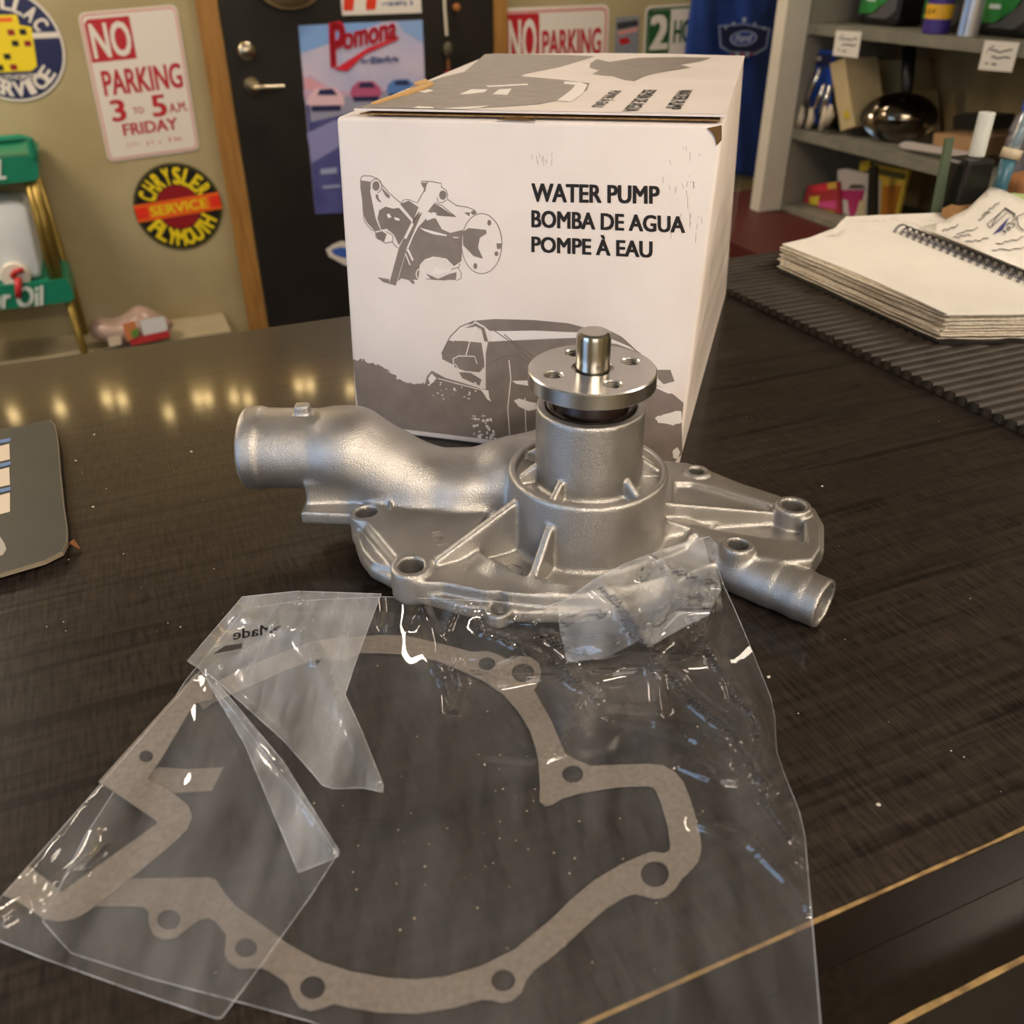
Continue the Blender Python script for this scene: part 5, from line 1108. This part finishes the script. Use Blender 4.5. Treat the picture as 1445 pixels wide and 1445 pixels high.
oc = w.p(1049, 54); ow = w.p(1068, 54)[0]-oc[0]; oh = abs(w.p(1049, 43)[1]-oc[1])
spart('badge_oval', flat(circle(*oc, ow, oh, 32), .001), mat('badge_blue', '#2c4fa8', .6)); spart('badge_oval_line', flat(circle(*oc, ow*.96, oh*.96, 32), .0015, [circle(*oc, ow*.88, oh*.86, 32)]), mat('badge_white', '#c9d2e6', .6))
spart('lettering', text_fit('Ford', oc[0]-ow*.62, oc[1]-oh*.45, oc[0]+ow*.62, oc[1]+oh*.5, .002, .03, .3), mat('badge_white', '#c9d2e6', .6))
def star(cx, cy, r): return [(cx+(r if i % 2 == 0 else r*.42)*math.cos(math.pi/2+i*math.pi/5), cy+(r if i % 2 == 0 else r*.42)*math.sin(math.pi/2+i*math.pi/5)) for i in range(10)]
for px, py, r in ((1050, 28, .014), (1035, 33, .009), (1065, 34, .009), (1024, 39, .008), (1078, 40, .008)): spart('badge_star', flat(star(*w.p(px, py), r), .001), mat('badge_white', '#c9d2e6', .6))
for k in range(5): spart('badge_stripe', flat(w.P([(1031+k*7, 74), (1035+k*7, 74), (1036+k*6.5, 82-abs(k-2)*2), (1033+k*6.5, 82-abs(k-2)*2)]), .001), mat('badge_red', '#a8343c', .6) if k % 2 == 0 else mat('badge_white', '#c9d2e6', .6))
w = Wall((1092, 132), off=.06); t = thing('price_tag', 'small white price tag with blue print hanging from the shirt sleeve', 'price tag', M=w.M)
part(t, 'tag_card', prism(w.P([(1084, 118), (1101, 117), (1098, 153), (1081, 155)]), 0, .002), m_swhite); part(t, 'tag_print', flat(w.P([(1087, 124), (1096, 123), (1096, 128), (1087, 129)]), .002+LAY), mat('tag_blue', '#4a6aa8', .5))
part(t, 'tag_string', tube([(*w.p(1092, 118), .001), (*w.p(1094, 100), .004)], .002, 6), mat('tag_string', '#d8d2c4', .8))
# --- green oil rack at the left with white jug
m_rg = mat('rack_green', '#177a5c', .35); m_brass = mat('brass_tube', '#8a7436', .35, metal=.6)
RO = .28
t = thing('oil_rack', 'green metal oil rack with brass legs and white lettering', 'rack', WP(40, 470, RO))
def rp(px, py, off): return WP(px, py, off)
def bandmesh(P, d0, d1, off):
    V = [rp(*p, off) for p in P]; n = len(P); back = [v+RY*.26 for v in V]
    return V+back, [tuple(range(n))[::-1]]+[tuple(n+i for i in range(n))]+[(i, (i+1) % n, n+(i+1) % n, n+i) for i in range(n)]
o = obj('shelf_band', bandmesh([(-152, 241), (-80, 232), (-20, 224), (46, 218), (52, 222), (55, 250), (50, 255), (-20, 262), (-80, 268), (-145, 275)], 0, 0, RO), m_rg, t)
o2 = obj('shelf_band', bandmesh([(-80, 412), (-20, 405), (92, 394), (97, 398), (105, 420), (100, 426), (-20, 440), (-80, 446)], 0, 0, RO), m_rg, t)
parts('top_rail', [tube([rp(-150, 245, RO), rp(-160, 222, RO), rp(-150, 212, RO), rp(-60, 202, RO), rp(30, 195, RO), rp(42, 197, RO), rp(48, 222, RO)], .012, 8), tube([rp(-140, 245, RO-.24), rp(-148, 226, RO-.24), rp(-140, 216, RO-.24), rp(-60, 206, RO-.24), rp(24, 201, RO-.24), rp(34, 203, RO-.24), rp(44, 224, RO-.24)], .010, 8)], m_rg, t)
for a, b, c, off in (((47, 252), (86, 400), None, RO-.02), ((39, 253), (77, 401), None, RO-.02), ((97, 425), (119, 497), 1, RO-.02), ((-140, 275), (-88, 411), None, RO-.02), ((-78, 445), (-60, 497), 1, RO-.02), ((52, 250), (108, 425), 2, .03), ((-130, 262), (-68, 440), 2, .03)):
    obj('leg', tube([rp(*a, off), rp(*b, off)]+([Vector((*(lambda q: (q.x, q.y))(rp(*b, off)), FLOOR))] if c else []), .013, 10), m_brass, t, smooth=True)
m_let = mat('rack_white', '#cfd8d0', .5)
def rtext(s, x0, y0, x1, y1, dy):
    vf = text_fit(s, 0, 0, 1, 1, 0, .04); return [rp(x0+(x1-x0)*p.x, y0+dy*p.x+(y1-y0)*p.y, RO+.003+p.z*4) for p in vf[0]], vf[1]
obj('lettering', rtext('MOTOR OIL', -120, 261, 8, 233, -8), m_let, t); obj('lettering', rtext('Motor Oil', -65, 441, 60, 413, -10), m_let, t)
t = thing('oil_jug', 'white translucent plastic jug with a red spigot on the green rack', 'jug', rp(20, 405, RO-.05))
jo = [(-60, 290), (-20, 286), (20, 284), (36, 288), (42, 300), (50, 340), (58, 378), (59, 392), (52, 398), (20, 402), (-60, 410)]
zj = rp(92, 394, RO).z+.004; V = [rp(*p, RO-.03) for p in jo]; V = [Vector((v.x, v.y, max(v.z, zj))) for v in V]; back = [v+RY*.18 for v in V]; n = len(jo); bm = bmesh.new(); vs = [bm.verts.new(v) for v in V+back]
bm.faces.new([vs[i] for i in range(n)]); bm.faces.new([vs[n+i] for i in range(n)][::-1])
for i in range(n): bm.faces.new([vs[i], vs[n+i], vs[n+(i+1) % n], vs[(i+1) % n]])
bmesh.ops.recalc_face_normals(bm, faces=bm.faces[:]); bmesh.ops.bevel(bm, geom=[e for e in bm.edges], offset=.015, segments=3, affect='EDGES', profile=.5)
obj('jug_body', from_bm(bm), mat('jug_plastic', '#dfe4e6', .35, var=.15, vscale=6), t, smooth=math.radians(60))
sc = rp(22, 388, RO-.028); ey = -RY
def out_disc(c, r, h, prof=None):
    Mx = Matrix(((RX.x, 0, -RY.x, c.x), (RX.y, 0, -RY.y, c.y), (0, 1, 0, c.z), (0, 0, 0, 1))); return xf(lathe(prof or [(0, 0), (r, 0), (r, h*.8), (r*.9, h), (0, h)], 24), Mx)
obj('spigot_cap', out_disc(sc, .045, .02), mat('jug_cap', '#d9d0c2', .4), t, smooth=math.radians(40))
obj('spigot_lever', tube([rp(17, 391, RO+.0), rp(22, 383, RO+.004), rp(33, 381, RO+.0)], .009, 8), mat('spigot_red', '#b3262a', .4), t, smooth=True)
obj('spigot_tip', tube([rp(25, 392, RO), rp(26, 408, RO+.012), rp(26, 420, RO+.012)], [.012, .010, .010], 10), mat('spigot_red', '#b3262a', .4), t, smooth=True)
# --- plastic snack bag on the footing
FB = .2
t = thing('plastic_pouch', 'pink clear pouch with red and white label on the wall footing', 'pouch', R(*toR(WP(190, 480, FB))[:2], -.955))
pz = lambda px, py, off=FB: WP(px, py, off)
bm = bmesh.new(); bmesh.ops.create_uvsphere(bm, u_segments=24, v_segments=14, radius=1); c = pz(190, 478); hw = (pz(250, 478)-pz(132, 490)).length/2; b0 = -.953
for v in bm.verts: v.co = Vector((c.x, c.y, 0))+RX*(v.co.x*hw)+RY*(v.co.y*.07)+Vector((0, 0, b0+(v.co.z+1)/2*(pz(180, 440).z-b0)*(1+.15*math.sin(v.co.x*5))))
obj('pouch_body', from_bm(bm), mat('pouch_pink', '#a88a80', .25, var=.4, vscale=30, vcol='#8c7a6a'), t, smooth=True)
for k, (P, cname, cc) in enumerate((([(197, 452), (232, 446), (238, 470), (203, 476)], 'pouch_white', '#dcdad8'), ([(180, 478), (238, 466), (240, 476), (186, 488)], 'pouch_red', '#b83232'), ([(172, 458), (190, 452), (196, 474), (180, 482)], 'pouch_orange', '#c97b4a'), ([(184, 468), (194, 462), (196, 474), (188, 478)], 'pouch_green', '#5f8a3a'), ([(152, 476), (170, 472), (172, 486), (154, 490)], 'pouch_cream', '#d0bfa6'))):
    obj('label', ([pz(*p, FB+.085+k*.001) for p in P], [(0, 1, 2, 3)]), mat(cname, cc, .5), t)
# ================================================================== shelving unit at the right
SX = SHELF_X; SD = .36
y_far = toR(SP(1140, 40))[1]; y_near = .95
zt = toR(SP(1290, 52))[2]; zm = toR(SP(1220, 211))[2]; zb = toR(SP(1112, 300))[2]-.0
m_shelf = mat('shelf_grey', '#7d7a6c', .5, var=.2, vscale=20, vcol='#6a675a'); m_peg = mat('shelf_back_tan', '#94805a', .8, var=.3, vscale=10, vcol='#7a6845')
t = thing('shelving_unit', 'grey metal shelving unit with white end post and tan back board', 'shelf', R(SX+SD/2, 1.8, zb))
zt_ = toR(SP(1290, 47))[2]; zm_ = toR(SP(1220, 205))[2]
obj('shelf_board', rbox(SX, SX+SD, y_near, y_far, zt_-.028, zt_), m_shelf, t)
obj('shelf_board', rbox(SX, SX+SD, y_near, y_far, zm_-.030, zm_), m_shelf, t)
obj('shelf_board', rbox(SX, SX+SD, y_near, y_far, zb+.001, zb+.02), m_shelf, t)
obj('back_board', rbox(SX+SD, SX+SD+.02, y_near, y_far, zb+.001, zt_+.6), m_peg, t)
obj('end_panel', rbox(SX+.005, SX+SD, y_far, y_far+.02, zb+.001, zt_+.6), mat('end_panel_grey', '#857f70', .6), t)
# white end post: its face in the picture
pv = [(1114, 60), (1147, 0), (1103, 300), (1064, 296)]
m_post = mat('post_white', '#cdc5b4', .5, var=.12, vscale=6)
yo = y_far+.012
pa = toR(SP(1112, 90)); pxw = .11
obj('end_post', rbox(SX-.085, SX+.0, y_far+.001, y_far+.05, zb+.001, zt_+.6), m_post, t)
# holes in the back board are drilled pegs
# red tool chest below
tc = thing('tool_chest', 'dark red steel tool chest under the grey shelves', 'tool chest', R(SX+.1, 1.8, FLOOR))
obj('chest_body', rbox(SX-.35, SX+SD+.03, 1.0, y_far+.25, FLOOR, zb-.045, bev=.01), mat('chest_red', '#7e1d18', .35, var=.2, vscale=5), tc)
obj('chest_top', rbox(SX-.37, SX+SD+.03, .98, y_far+.28, zb-.045, zb), mat('chest_top_red', '#4a1813', .5), tc)
for k in range(4): obj('drawer', rbox(SX-.365, SX-.3505, 1.03, y_far+.22, FLOOR+.06+k*.12, FLOOR+.165+k*.12), mat('chest_red', '#7e1d18', .35), tc)
# ---- helpers for things on shelves
def shelfM(y, x, z, rot=0.): return Matrix.Translation(R(x, y, z)) @ Matrix.Rotation(RA-math.pi/2+rot, 4, 'Z')   # x = along the shelf toward the viewer (-y'), y = into the shelf
def ypix(px, py, z=None):
    return toR(SP(px, py))[1]
m_jugb = mat('jug_black', '#151515', .3); m_jlab = mat('label_green', '#2f8a3e', .4, var=.6, vscale=14, vcol='#1b5a2c'); m_jgrey = mat('label_grey', '#4c4c4c', .4)
def oil_jug(px, label, gl):
    y = ypix(px, 40); M = shelfM(y, SX+.15, zt_+.0005); t = thing('oil_bottle', label, 'oil bottle', M=M, group='motor oil jugs on the top shelf')
    part(t, 'bottle_body', box(-.083, .083, -.055, .055, 0, .26, bev=.018, seg=3), m_jugb)
    part(t, 'neck', lathe([(.03, .255), (.03, .285), (.024, .29), (.024, .31), (0, .31)], 20, (.04, 0, 0)), m_jugb)
    part(t, 'handle', tube([(-.085, 0, .24), (-.06, 0, .285), (-.01, 0, .292), (.02, 0, .26)], .014, 8), m_jugb)
    part(t, 'label_sticker', xf(flat([(-.07, .028), (-.02, .03), (.03, .06), (.062, .11), (.066, .22), (-.07, .22)], 0), Matrix(((1, 0, 0, 0), (0, 0, -1, -.0565), (0, 1, 0, 0), (0, 0, 0, 1)))), m_jlab)
    part(t, 'label_swoosh', xf(flat([(-.04, .020), (.04, .018), (.074, .04), (.074, .13), (.045, .070), (.0, .036)], 0), Matrix(((1, 0, 0, 0), (0, 0, -1, -.0562), (0, 1, 0, 0), (0, 0, 0, 1)))), m_jgrey)
    part(t, 'label_print', xf(join(flat([(-.05, .085), (.02, .085), (.025, .10), (-.05, .10)], 0), flat([(-.045, .06), (-.01, .06), (-.01, .07), (-.045, .07)], 0)), Matrix(((1, 0, 0, 0), (0, 0, -1, -.0575), (0, 1, 0, 0), (0, 0, 0, 1)))), mat('label_white', '#cfd8cf', .4))
for px, l in ((1196, 'black oil jug with green label beside the white end post'), (1288, 'black oil jug with green label behind the purple bottle'), (1370, 'black oil jug standing behind the silver can'), (1466, 'black oil jug with green label above the larger handwritten tag')): oil_jug(px, l, 1)
# purple bottle, silver can
y = ypix(1305, 46); t = thing('additive_bottle', 'purple additive bottle with yellow label on the top shelf', 'bottle', M=shelfM(y, SX+.035, zt_))
part(t, 'bottle_body', lathe([(0, 0), (.030, 0), (.033, .004), (.033, .12), (.024, .15), (.014, .165), (.014, .19), (0, .19)], 28), mat('purple_plastic', '#3a2a78', .35)).data.polygons.foreach_set('use_smooth', [True]*28*7+[]) if False else part(t, 'bottle_body', lathe([(0, 0), (.030, 0), (.033, .004), (.033, .12), (.024, .15), (.014, .165), (.014, .19), (0, .19)], 28), mat('purple_plastic', '#3a2a78', .35))
part(t, 'label_sticker', (lambda q: (q[0], [f for f in q[1] if len(f) == 4]))(lathe([(.0335, .035), (.0335, .068)], 28)), mat('label_yellow', '#d9a520', .45))
part(t, 'label_print', xf(blur_words(-.022, .045, .018, .058, 0, 6, 5), Matrix(((1, 0, 0, 0), (0, 0, -1, -.0345), (0, 1, 0, 0), (0, 0, 0, 1)))), mat('label_dark', '#3a2a1a', .5))
y = ypix(1352, 50); t = thing('silver_can', 'tall silver can with pale blue stripe on the top shelf', 'can', M=shelfM(y, SX+.03, zt_))
part(t, 'can_body', lathe([(0, 0), (.023, 0), (.0245, .003), (.0245, .15), (.016, .165), (.016, .18), (0, .18)], 28), mat('can_silver', '#b9b4b4', .3, metal=.7))
part(t, 'can_stripe', xf(flat([(-.006, .005), (.009, .005), (.009, .145), (-.006, .145)], 0), Matrix(((1, 0, 0, 0), (0, 0, -1, -.0253), (0, 1, 0, 0), (0, 0, 0, 1)))), mat('can_blue', '#8fb0e0', .3))
part(t, 'can_mark', xf(flat(circle(0, .13, .008, n=12), 0), Matrix(((1, 0, 0, -.012), (0, 0, -1, -.0256), (0, 1, 0, 0), (0, 0, 0, 1)))), m_sred)
# handwritten tags on the shelf edge
for P, lab, seed in (([(1180, 43), (1216, 45), (1210, 82), (1175, 78)], 'small white handwritten tag on the top shelf edge near the post', 1), ([(1390, 57), (1439, 60), (1427, 102), (1380, 98)], 'larger white handwritten tag on the top shelf edge', 2)):
    c = SP(*P[0]); t = thing('shelf_tag', lab, 'tag', c, group=None)
    V = [SP(*p, -.004) for p in P]; V2 = [v+RX*.0015 for v in V]
    obj('tag_paper', (V+V2, [(0, 1, 2, 3), (7, 6, 5, 4), (0, 4, 5, 1), (1, 5, 6, 2), (2, 6, 7, 3), (3, 7, 4, 0)]), mat('tag_paper', '#d3cdc2', .7), t)
    rn = random.Random(seed); out = []
    def tpn(u, v): a = Vector((P[0][0], P[0][1])); q = Vector(P[0])*(1-u)*(1-v)+Vector(P[1])*u*(1-v)+Vector(P[2])*u*v+Vector(P[3])*(1-u)*v; return SP(q.x, q.y, -.0055)
    for (u0, v0, u1, v1) in ((.12, .35, .3, .15), (.25, .33, .85, .30), (.3, .55, .85, .55), (.15, .75, .25, .75), (.35, .78, .5, .76)):
        n = 10; pts = [(u0+(u1-u0)*i/n, v0+(v1-v0)*i/n+rn.uniform(-.05, .05)) for i in range(n+1)]; Vv = []
        for u, v in pts: Vv += [tpn(u, v-.022), tpn(u, v+.022)]
        out.append((Vv, [(2*i, 2*i+1, 2*i+3, 2*i+2) for i in range(n)]))
    obj('handwriting', join(*out), m_penk, t)
# ---- middle shelf
ZMIN = zm_+.002
def deep(px, py, x):
    q = onplane(px, py, RX*x, RX); r_ = toR(q); return R(r_[0], min(r_[1], y_far-.006), max(r_[2], ZMIN))
# blue blister card with chrome pliers and pale feet
t = thing('tool_card', 'blue blister card with chrome pliers beside the end post', 'tool pack', deep(1145, 180, SX+.05))
X_ = SX+.05
V = [deep(*p, X_) for p in ((1138, 68), (1178, 72), (1170, 175), (1126, 172))]; obj('card', (V+[v+RX*.004 for v in V], [(3, 2, 1, 0), (4, 5, 6, 7), (0, 1, 5, 4), (1, 2, 6, 5), (2, 3, 7, 6), (3, 0, 4, 7)]), mat('card_blue', '#163f94', .4), t)
V = [deep(*p, X_-.004) for p in ((1141, 74), (1174, 77), (1172, 94), (1139, 91))]; obj('card_print', (V, [(3, 2, 1, 0)]), mat('card_navy', '#0e1a40', .4), t)
V = [deep(*p, X_-.006) for p in ((1146, 78), (1160, 80), (1158, 86), (1146, 84))]; obj('card_print', (V, [(3, 2, 1, 0)]), mat('card_pale', '#9a8f84', .4), t)
m_chr = mat('chrome', '#c2c0bc', .15, metal=1.)
for a, b, c in (((1159, 95), (1146, 125), (1134, 150)), ((1164, 118), (1156, 140), (1146, 160)), ((1172, 120), (1164, 145), (1156, 165))):
    obj('plier_arm', tube([deep(*a, X_-.02), deep(*b, X_-.028), deep(*c, X_-.02)], [.006, .009, .006], 8), m_chr, t, smooth=True)
for a, b in (((1132, 150), (1124, 183)), ((1145, 152), (1139, 184)), ((1164, 150), (1158, 184)), ((1172, 148), (1166, 176))):
    obj('plier_grip', tube([deep(*a, X_-.03), deep((a[0]+b[0])/2+3, (a[1]+b[1])/2, X_-.034), deep(*b, X_-.03)], [.005, .013, .009], 8), mat('grip_cream', '#b5a894', .5), t, smooth=True)
# leaning pale boxes
t = thing('carton', 'pale beige carton leaning on the shelf beside the chrome pliers', 'carton', deep(1190, 184, SX+.1))
def slabq(P, x, d, m, name, t):
    V = [deep(*p, x) for p in P]; W2 = [v+RX*d for v in V]; n = len(P)
    return obj(name, (V+W2, [tuple(range(n))[::-1], tuple(n+i for i in range(n))]+[(i, (i+1) % n, n+(i+1) % n, n+i) for i in range(n)]), m, t)
m_bei = mat('carton_beige', '#b9a57c', .7, var=.15, vscale=12)
slabq([(1171, 90), (1192, 82), (1206, 178), (1186, 185)], SX+.045, .12, m_bei, 'carton_side', t)
slabq([(1194, 82), (1272, 84), (1278, 128), (1200, 130)], SX+.23, .11, mat('carton_tan', '#9c8a62', .7, var=.3, vscale=8), 'carton_face', t)
slabq([(1200, 131), (1280, 129), (1284, 190), (1206, 186)], SX+.22, .12, mat('carton_tan2', '#a8966c', .7, var=.2, vscale=8), 'carton_face', t)
slabq([(1190, 158), (1197, 156), (1199, 166), (1192, 168)], SX+.043, .001, mat('carton_mark', '#b8a02c', .6), 'carton_mark', t)
# steel dome with black stem
t = thing('steel_dome', 'shiny dark steel dome reflector with black stem on the middle shelf', 'lamp reflector', deep(1268, 200, SX+.1))
c = deep(1268, 172, SX+.11); n_ = (CAM-c).normalized(); n_ = (n_+Vector((0, 0, .25))).normalized(); ex = n_.cross(Vector((0, 0, 1))).normalized(); ey = ex.cross(n_)*-1
sc_ = (deep(1318, 172, SX+.11)-c).length*.8
Md = Matrix(((ex.x, ey.x, n_.x, c.x), (ex.y, ey.y, n_.y, c.y), (ex.z, ey.z, n_.z, c.z), (0, 0, 0, 1)))
dome = xf(lathe([(0, .036), (.025, .0345), (.048, .029), (.066, .018), (.076, .004), (.082, .0), (.11, -.006), (.112, -.010), (.082, -.006), (.0, .022)], 48), Matrix.Diagonal((1.0, .66, 1, 1)))
dv = xf(dome, Md @ Matrix.Scale(min(1., sc_/.112), 4)); up = max(0, ZMIN-min(v.z for v in dv[0])); dv = ([v+Vector((0, 0, up)) for v in dv[0]], dv[1])
obj('dome', dv, mat('dark_chrome', '#6f675c', .12, metal=1.), t, smooth=math.radians(50))
obj('stem', tube([deep(1277, 150, SX+.14), deep(1281, 110, SX+.15), deep(1283, 66, SX+.16)], [.014, .018, .020], 12), mat('stem_black', '#121110', .4), t, smooth=True)
# black tray, small carton, white leaflet, bottle
o = slabq([(1345, 164), (1360, 160), (1402, 163), (1398, 184), (1345, 182)], SX+.2, .08, mat('tray_black', '#1a1816', .4), 'black_case', None); tag(o, 'flat black case at the back of the middle shelf', 'case')
o = slabq([(1318, 188), (1382, 195), (1380, 220), (1316, 208)], SX+.06, .10, mat('small_carton', '#a07c56', .7, var=.15, vscale=15), 'small_carton', None); tag(o, 'small brown cardboard carton beside the steel dome', 'carton')
o = slabq([(1268, 204), (1275, 200), (1345, 212), (1378, 219), (1376, 224), (1272, 209)], SX+.03, .02, mat('leaflet', '#b5aaa4', .6), 'leaflet', None); tag(o, 'pale folded leaflet at the front of the middle shelf', 'leaflet')
y = ypix(1412, 230); t = thing('water_bottle', 'translucent plastic bottle with blue cap on the middle shelf', 'bottle', M=shelfM(y, SX+.05, zm_+.001))
hB = toR(SP(1425, 142))[2]-zm_
part(t, 'bottle_body', lathe([(0, 0), (.030, 0), (.033, .005), (.033, hB*.5), (.030, hB*.55), (.033, hB*.6), (.028, hB*.74), (.016, hB*.86), (.016, hB*.88), (0, hB*.88)], 28), mat('bottle_clear', '#9a949c', .25, trans=.35))
part(t, 'cap', lathe([(0, hB*.86), (.018, hB*.86), (.018, hB*.99), (.016, hB), (0, hB)], 24), mat('cap_blue', '#2a5cc0', .4))
# ---- lowest shelf : hanging packs
ZMIN = zb+.022
XL = SX+.06
for P, lab, c1, bits in (([(1140, 262), (1182, 256), (1182, 318), (1128, 322)], 'red and pink packet with yellow spots at the end of the lowest shelf', '#9c2f34', [([(1146, 262), (1168, 258), (1168, 270), (1146, 272)], '#c2303c'), ([(1150, 285), (1180, 283), (1180, 295), (1152, 296)], '#c24a80'), ([(1142, 278), (1156, 276), (1154, 290), (1142, 290)], '#c8b03a'), ([(1163, 300), (1176, 298), (1175, 312), (1163, 313)], '#c8b03a'), ([(1142, 298), (1158, 296), (1158, 308), (1142, 308)], '#3f6aa0'), ([(1168, 258), (1180, 257), (1180, 266), (1168, 267)], '#c9a040')]),
                          ([(1182, 240), (1192, 238), (1228, 246), (1224, 318), (1178, 318)], 'white packet with magenta label on the lowest shelf', '#b8b2ac', [([(1184, 268), (1220, 268), (1216, 282), (1204, 306), (1198, 308), (1196, 282), (1184, 280)], '#a02a5e'), ([(1212, 284), (1222, 282), (1220, 310), (1206, 312)], '#b5a886'), ([(1196, 266), (1202, 260), (1216, 261), (1222, 266)], '#4a403a')]),
                          ([(1214, 228), (1226, 226), (1228, 240), (1212, 242)], 'small yellow packet corner behind the magenta packet', '#b8a030', []),
                          ([(1236, 232), (1282, 240), (1262, 318), (1228, 318)], 'yellow and orange glove packet on the lowest shelf', '#c2a63a', [([(1240, 238), (1278, 246), (1276, 254), (1240, 247)], '#54502c'), ([(1246, 262), (1272, 262), (1258, 316), (1242, 316)], '#a8691c'), ([(1233, 250), (1244, 254), (1240, 318), (1230, 318)], '#b0aaa0')])):
    c = deep(*P[-1], XL); t = thing('hanging_pack', lab, 'packet', Vector((c.x, c.y, zb+.02)))
    XL += .016; Q = [p for p in P]; slabq(Q, XL, .012, mat('pack_'+c1[1:], c1, .4), 'pack_card', t)
    for k, (B, cc) in enumerate(bits): slabq(B, XL-.002-k*.0004, .0015, mat('pack_'+cc[1:], cc, .4), 'pack_print', t)
o = slabq([(1226, 236), (1236, 234), (1236, 318), (1222, 318)], SX+.045, .01, mat('pack_black', '#16130f', .4), 'black_strip', None); tag(o, 'narrow black strip between the magenta and the yellow packet', 'strip')
# ================================================================== pen stand at the far end of the counter
PY = .697
def pp(px, py, x=None): return onplane(px, py, RY*PY, RY)
base = toR(pp(1372, 300)); 
t = thing('pen_stand', 'black pen stand holding a white tube behind the notebook', 'pen stand', R(base[0], PY, 0))
r1 = (pp(1392, 250)-pp(1352, 250)).length/2; ztop = pp(1370, 222).z
px0 = toR(pp(1370, 222))
obj('stand_cup', rbox(px0[0]-r1*.95, px0[0]+r1*.95, PY-.016, PY+.016, 0.001, ztop, bev=.004), mat('stand_black', '#121214', .35), t)
obj('stand_base', rbox(px0[0]-r1*1.9, px0[0]+r1*1.3, PY-.024, PY+.016, 0.0005, .012, bev=.003), mat('stand_black', '#121214', .35), t)
zz = pp(1382, 160).z
t2 = thing('white_tube', 'white ribbed plastic tube standing in the black pen stand', 'tube', R(px0[0]+r1*.35, PY, ztop+.0005))
obj('tube_body', lathe([(0, .0), (.0075, 0)]+[(.0075+.0006*(i % 2), (zz-ztop)*i/24) for i in range(1, 24)]+[(.0075, zz-ztop), (.006, zz-ztop), (0, zz-ztop)], 20, R(px0[0]+r1*.35, PY, ztop+.0005)), mat('tube_white', '#c9ccc8', .4), t2, smooth=True)
o = obj('metal_ruler', (lambda V: (V+[v+RY*.003 for v in V], [(3, 2, 1, 0), (4, 5, 6, 7), (0, 1, 5, 4), (1, 2, 6, 5), (2, 3, 7, 6), (3, 0, 4, 7)]))([pp(1336, 196), pp(1347, 194), R(toR(pp(1331, 300))[0], PY, .0), R(toR(pp(1318, 300))[0], PY, .0)]), mat('ruler_green', '#5c6a58', .4, metal=.3)); tag(o, 'grey-green metal ruler leaning beside the black pen stand', 'ruler')
t = thing('syringe', 'clear ribbed applicator with pale collar beside the pen stand', 'applicator', R(toR(pp(1425, 300))[0], PY, 0))
obj('barrel', tube([pp(1452, 160), pp(1436, 195), pp(1430, 212)], [.006, .006, .006], 10), mat('barrel_clear', '#8fa4b4', .2, trans=.4), t, smooth=True)
obj('collar', tube([pp(1430, 210), pp(1424, 224)], [.010, .010], 12), mat('collar_cream', '#c4b49a', .5), t, smooth=True)
obj('tip', tube([pp(1424, 224), pp(1412, 262), R(toR(pp(1404, 300))[0], PY, .001)], [.008, .007, .007], 10), mat('tip_teal', '#3f6a7c', .35), t, smooth=True)
o = obj('leather_pouch', xf(box(-.03, .03, -.015, .02, 0, pp(1440, 248).z, bev=.008, seg=3), Matrix.Translation(R(toR(pp(1446, 270))[0], PY+.0, .0005)) @ Matrix.Rotation(RA+.2, 4, 'Z')), mat('leather_tan', '#a06c42', .55, var=.3, vscale=60)); tag(o, 'tan leather pouch standing behind the handwritten note', 'pouch')
# ================================================================== row of warm bulbs high on the back wall (seen mirrored in the counter)
SPOT = [(-1.05, 1.22), (-.82, 1.25), (-.541, 1.226), (-.38, 1.227), (-.21, 1.216), (-.157, 1.232), (0., 1.32), (.119, 1.28), (.16, 1.284), (.26, 1.30), (.3145, 1.319), (.528, 1.296), (.575, 1.304), (.743, 1.354), (.95, 1.33), (1.2, 1.36)]
t = thing('string_lights', 'string of small warm globe bulbs along the wall above the door', 'string lights', R(.1, WALL_Y-.05, 1.2))
obj('wire', tube([R(x, WALL_Y-.045, z+.03) for x, z in catmull(SPOT, 4, closed=False)], .004, 6), mat('wire_dark', '#1c1a18', .6), t)
bm = bmesh.new(); bmesh.ops.create_uvsphere(bm, u_segments=16, v_segments=10, radius=.019); bv = from_bm(bm)
m_bulb = mat('bulb_glow', '#ffffff', .3, emit=(1., .70, .30), estr=32.)
for x, z_ in SPOT: obj('bulb', xf(bv, Matrix.Translation(R(x, WALL_Y-.045, z_))), m_bulb, t, smooth=True)
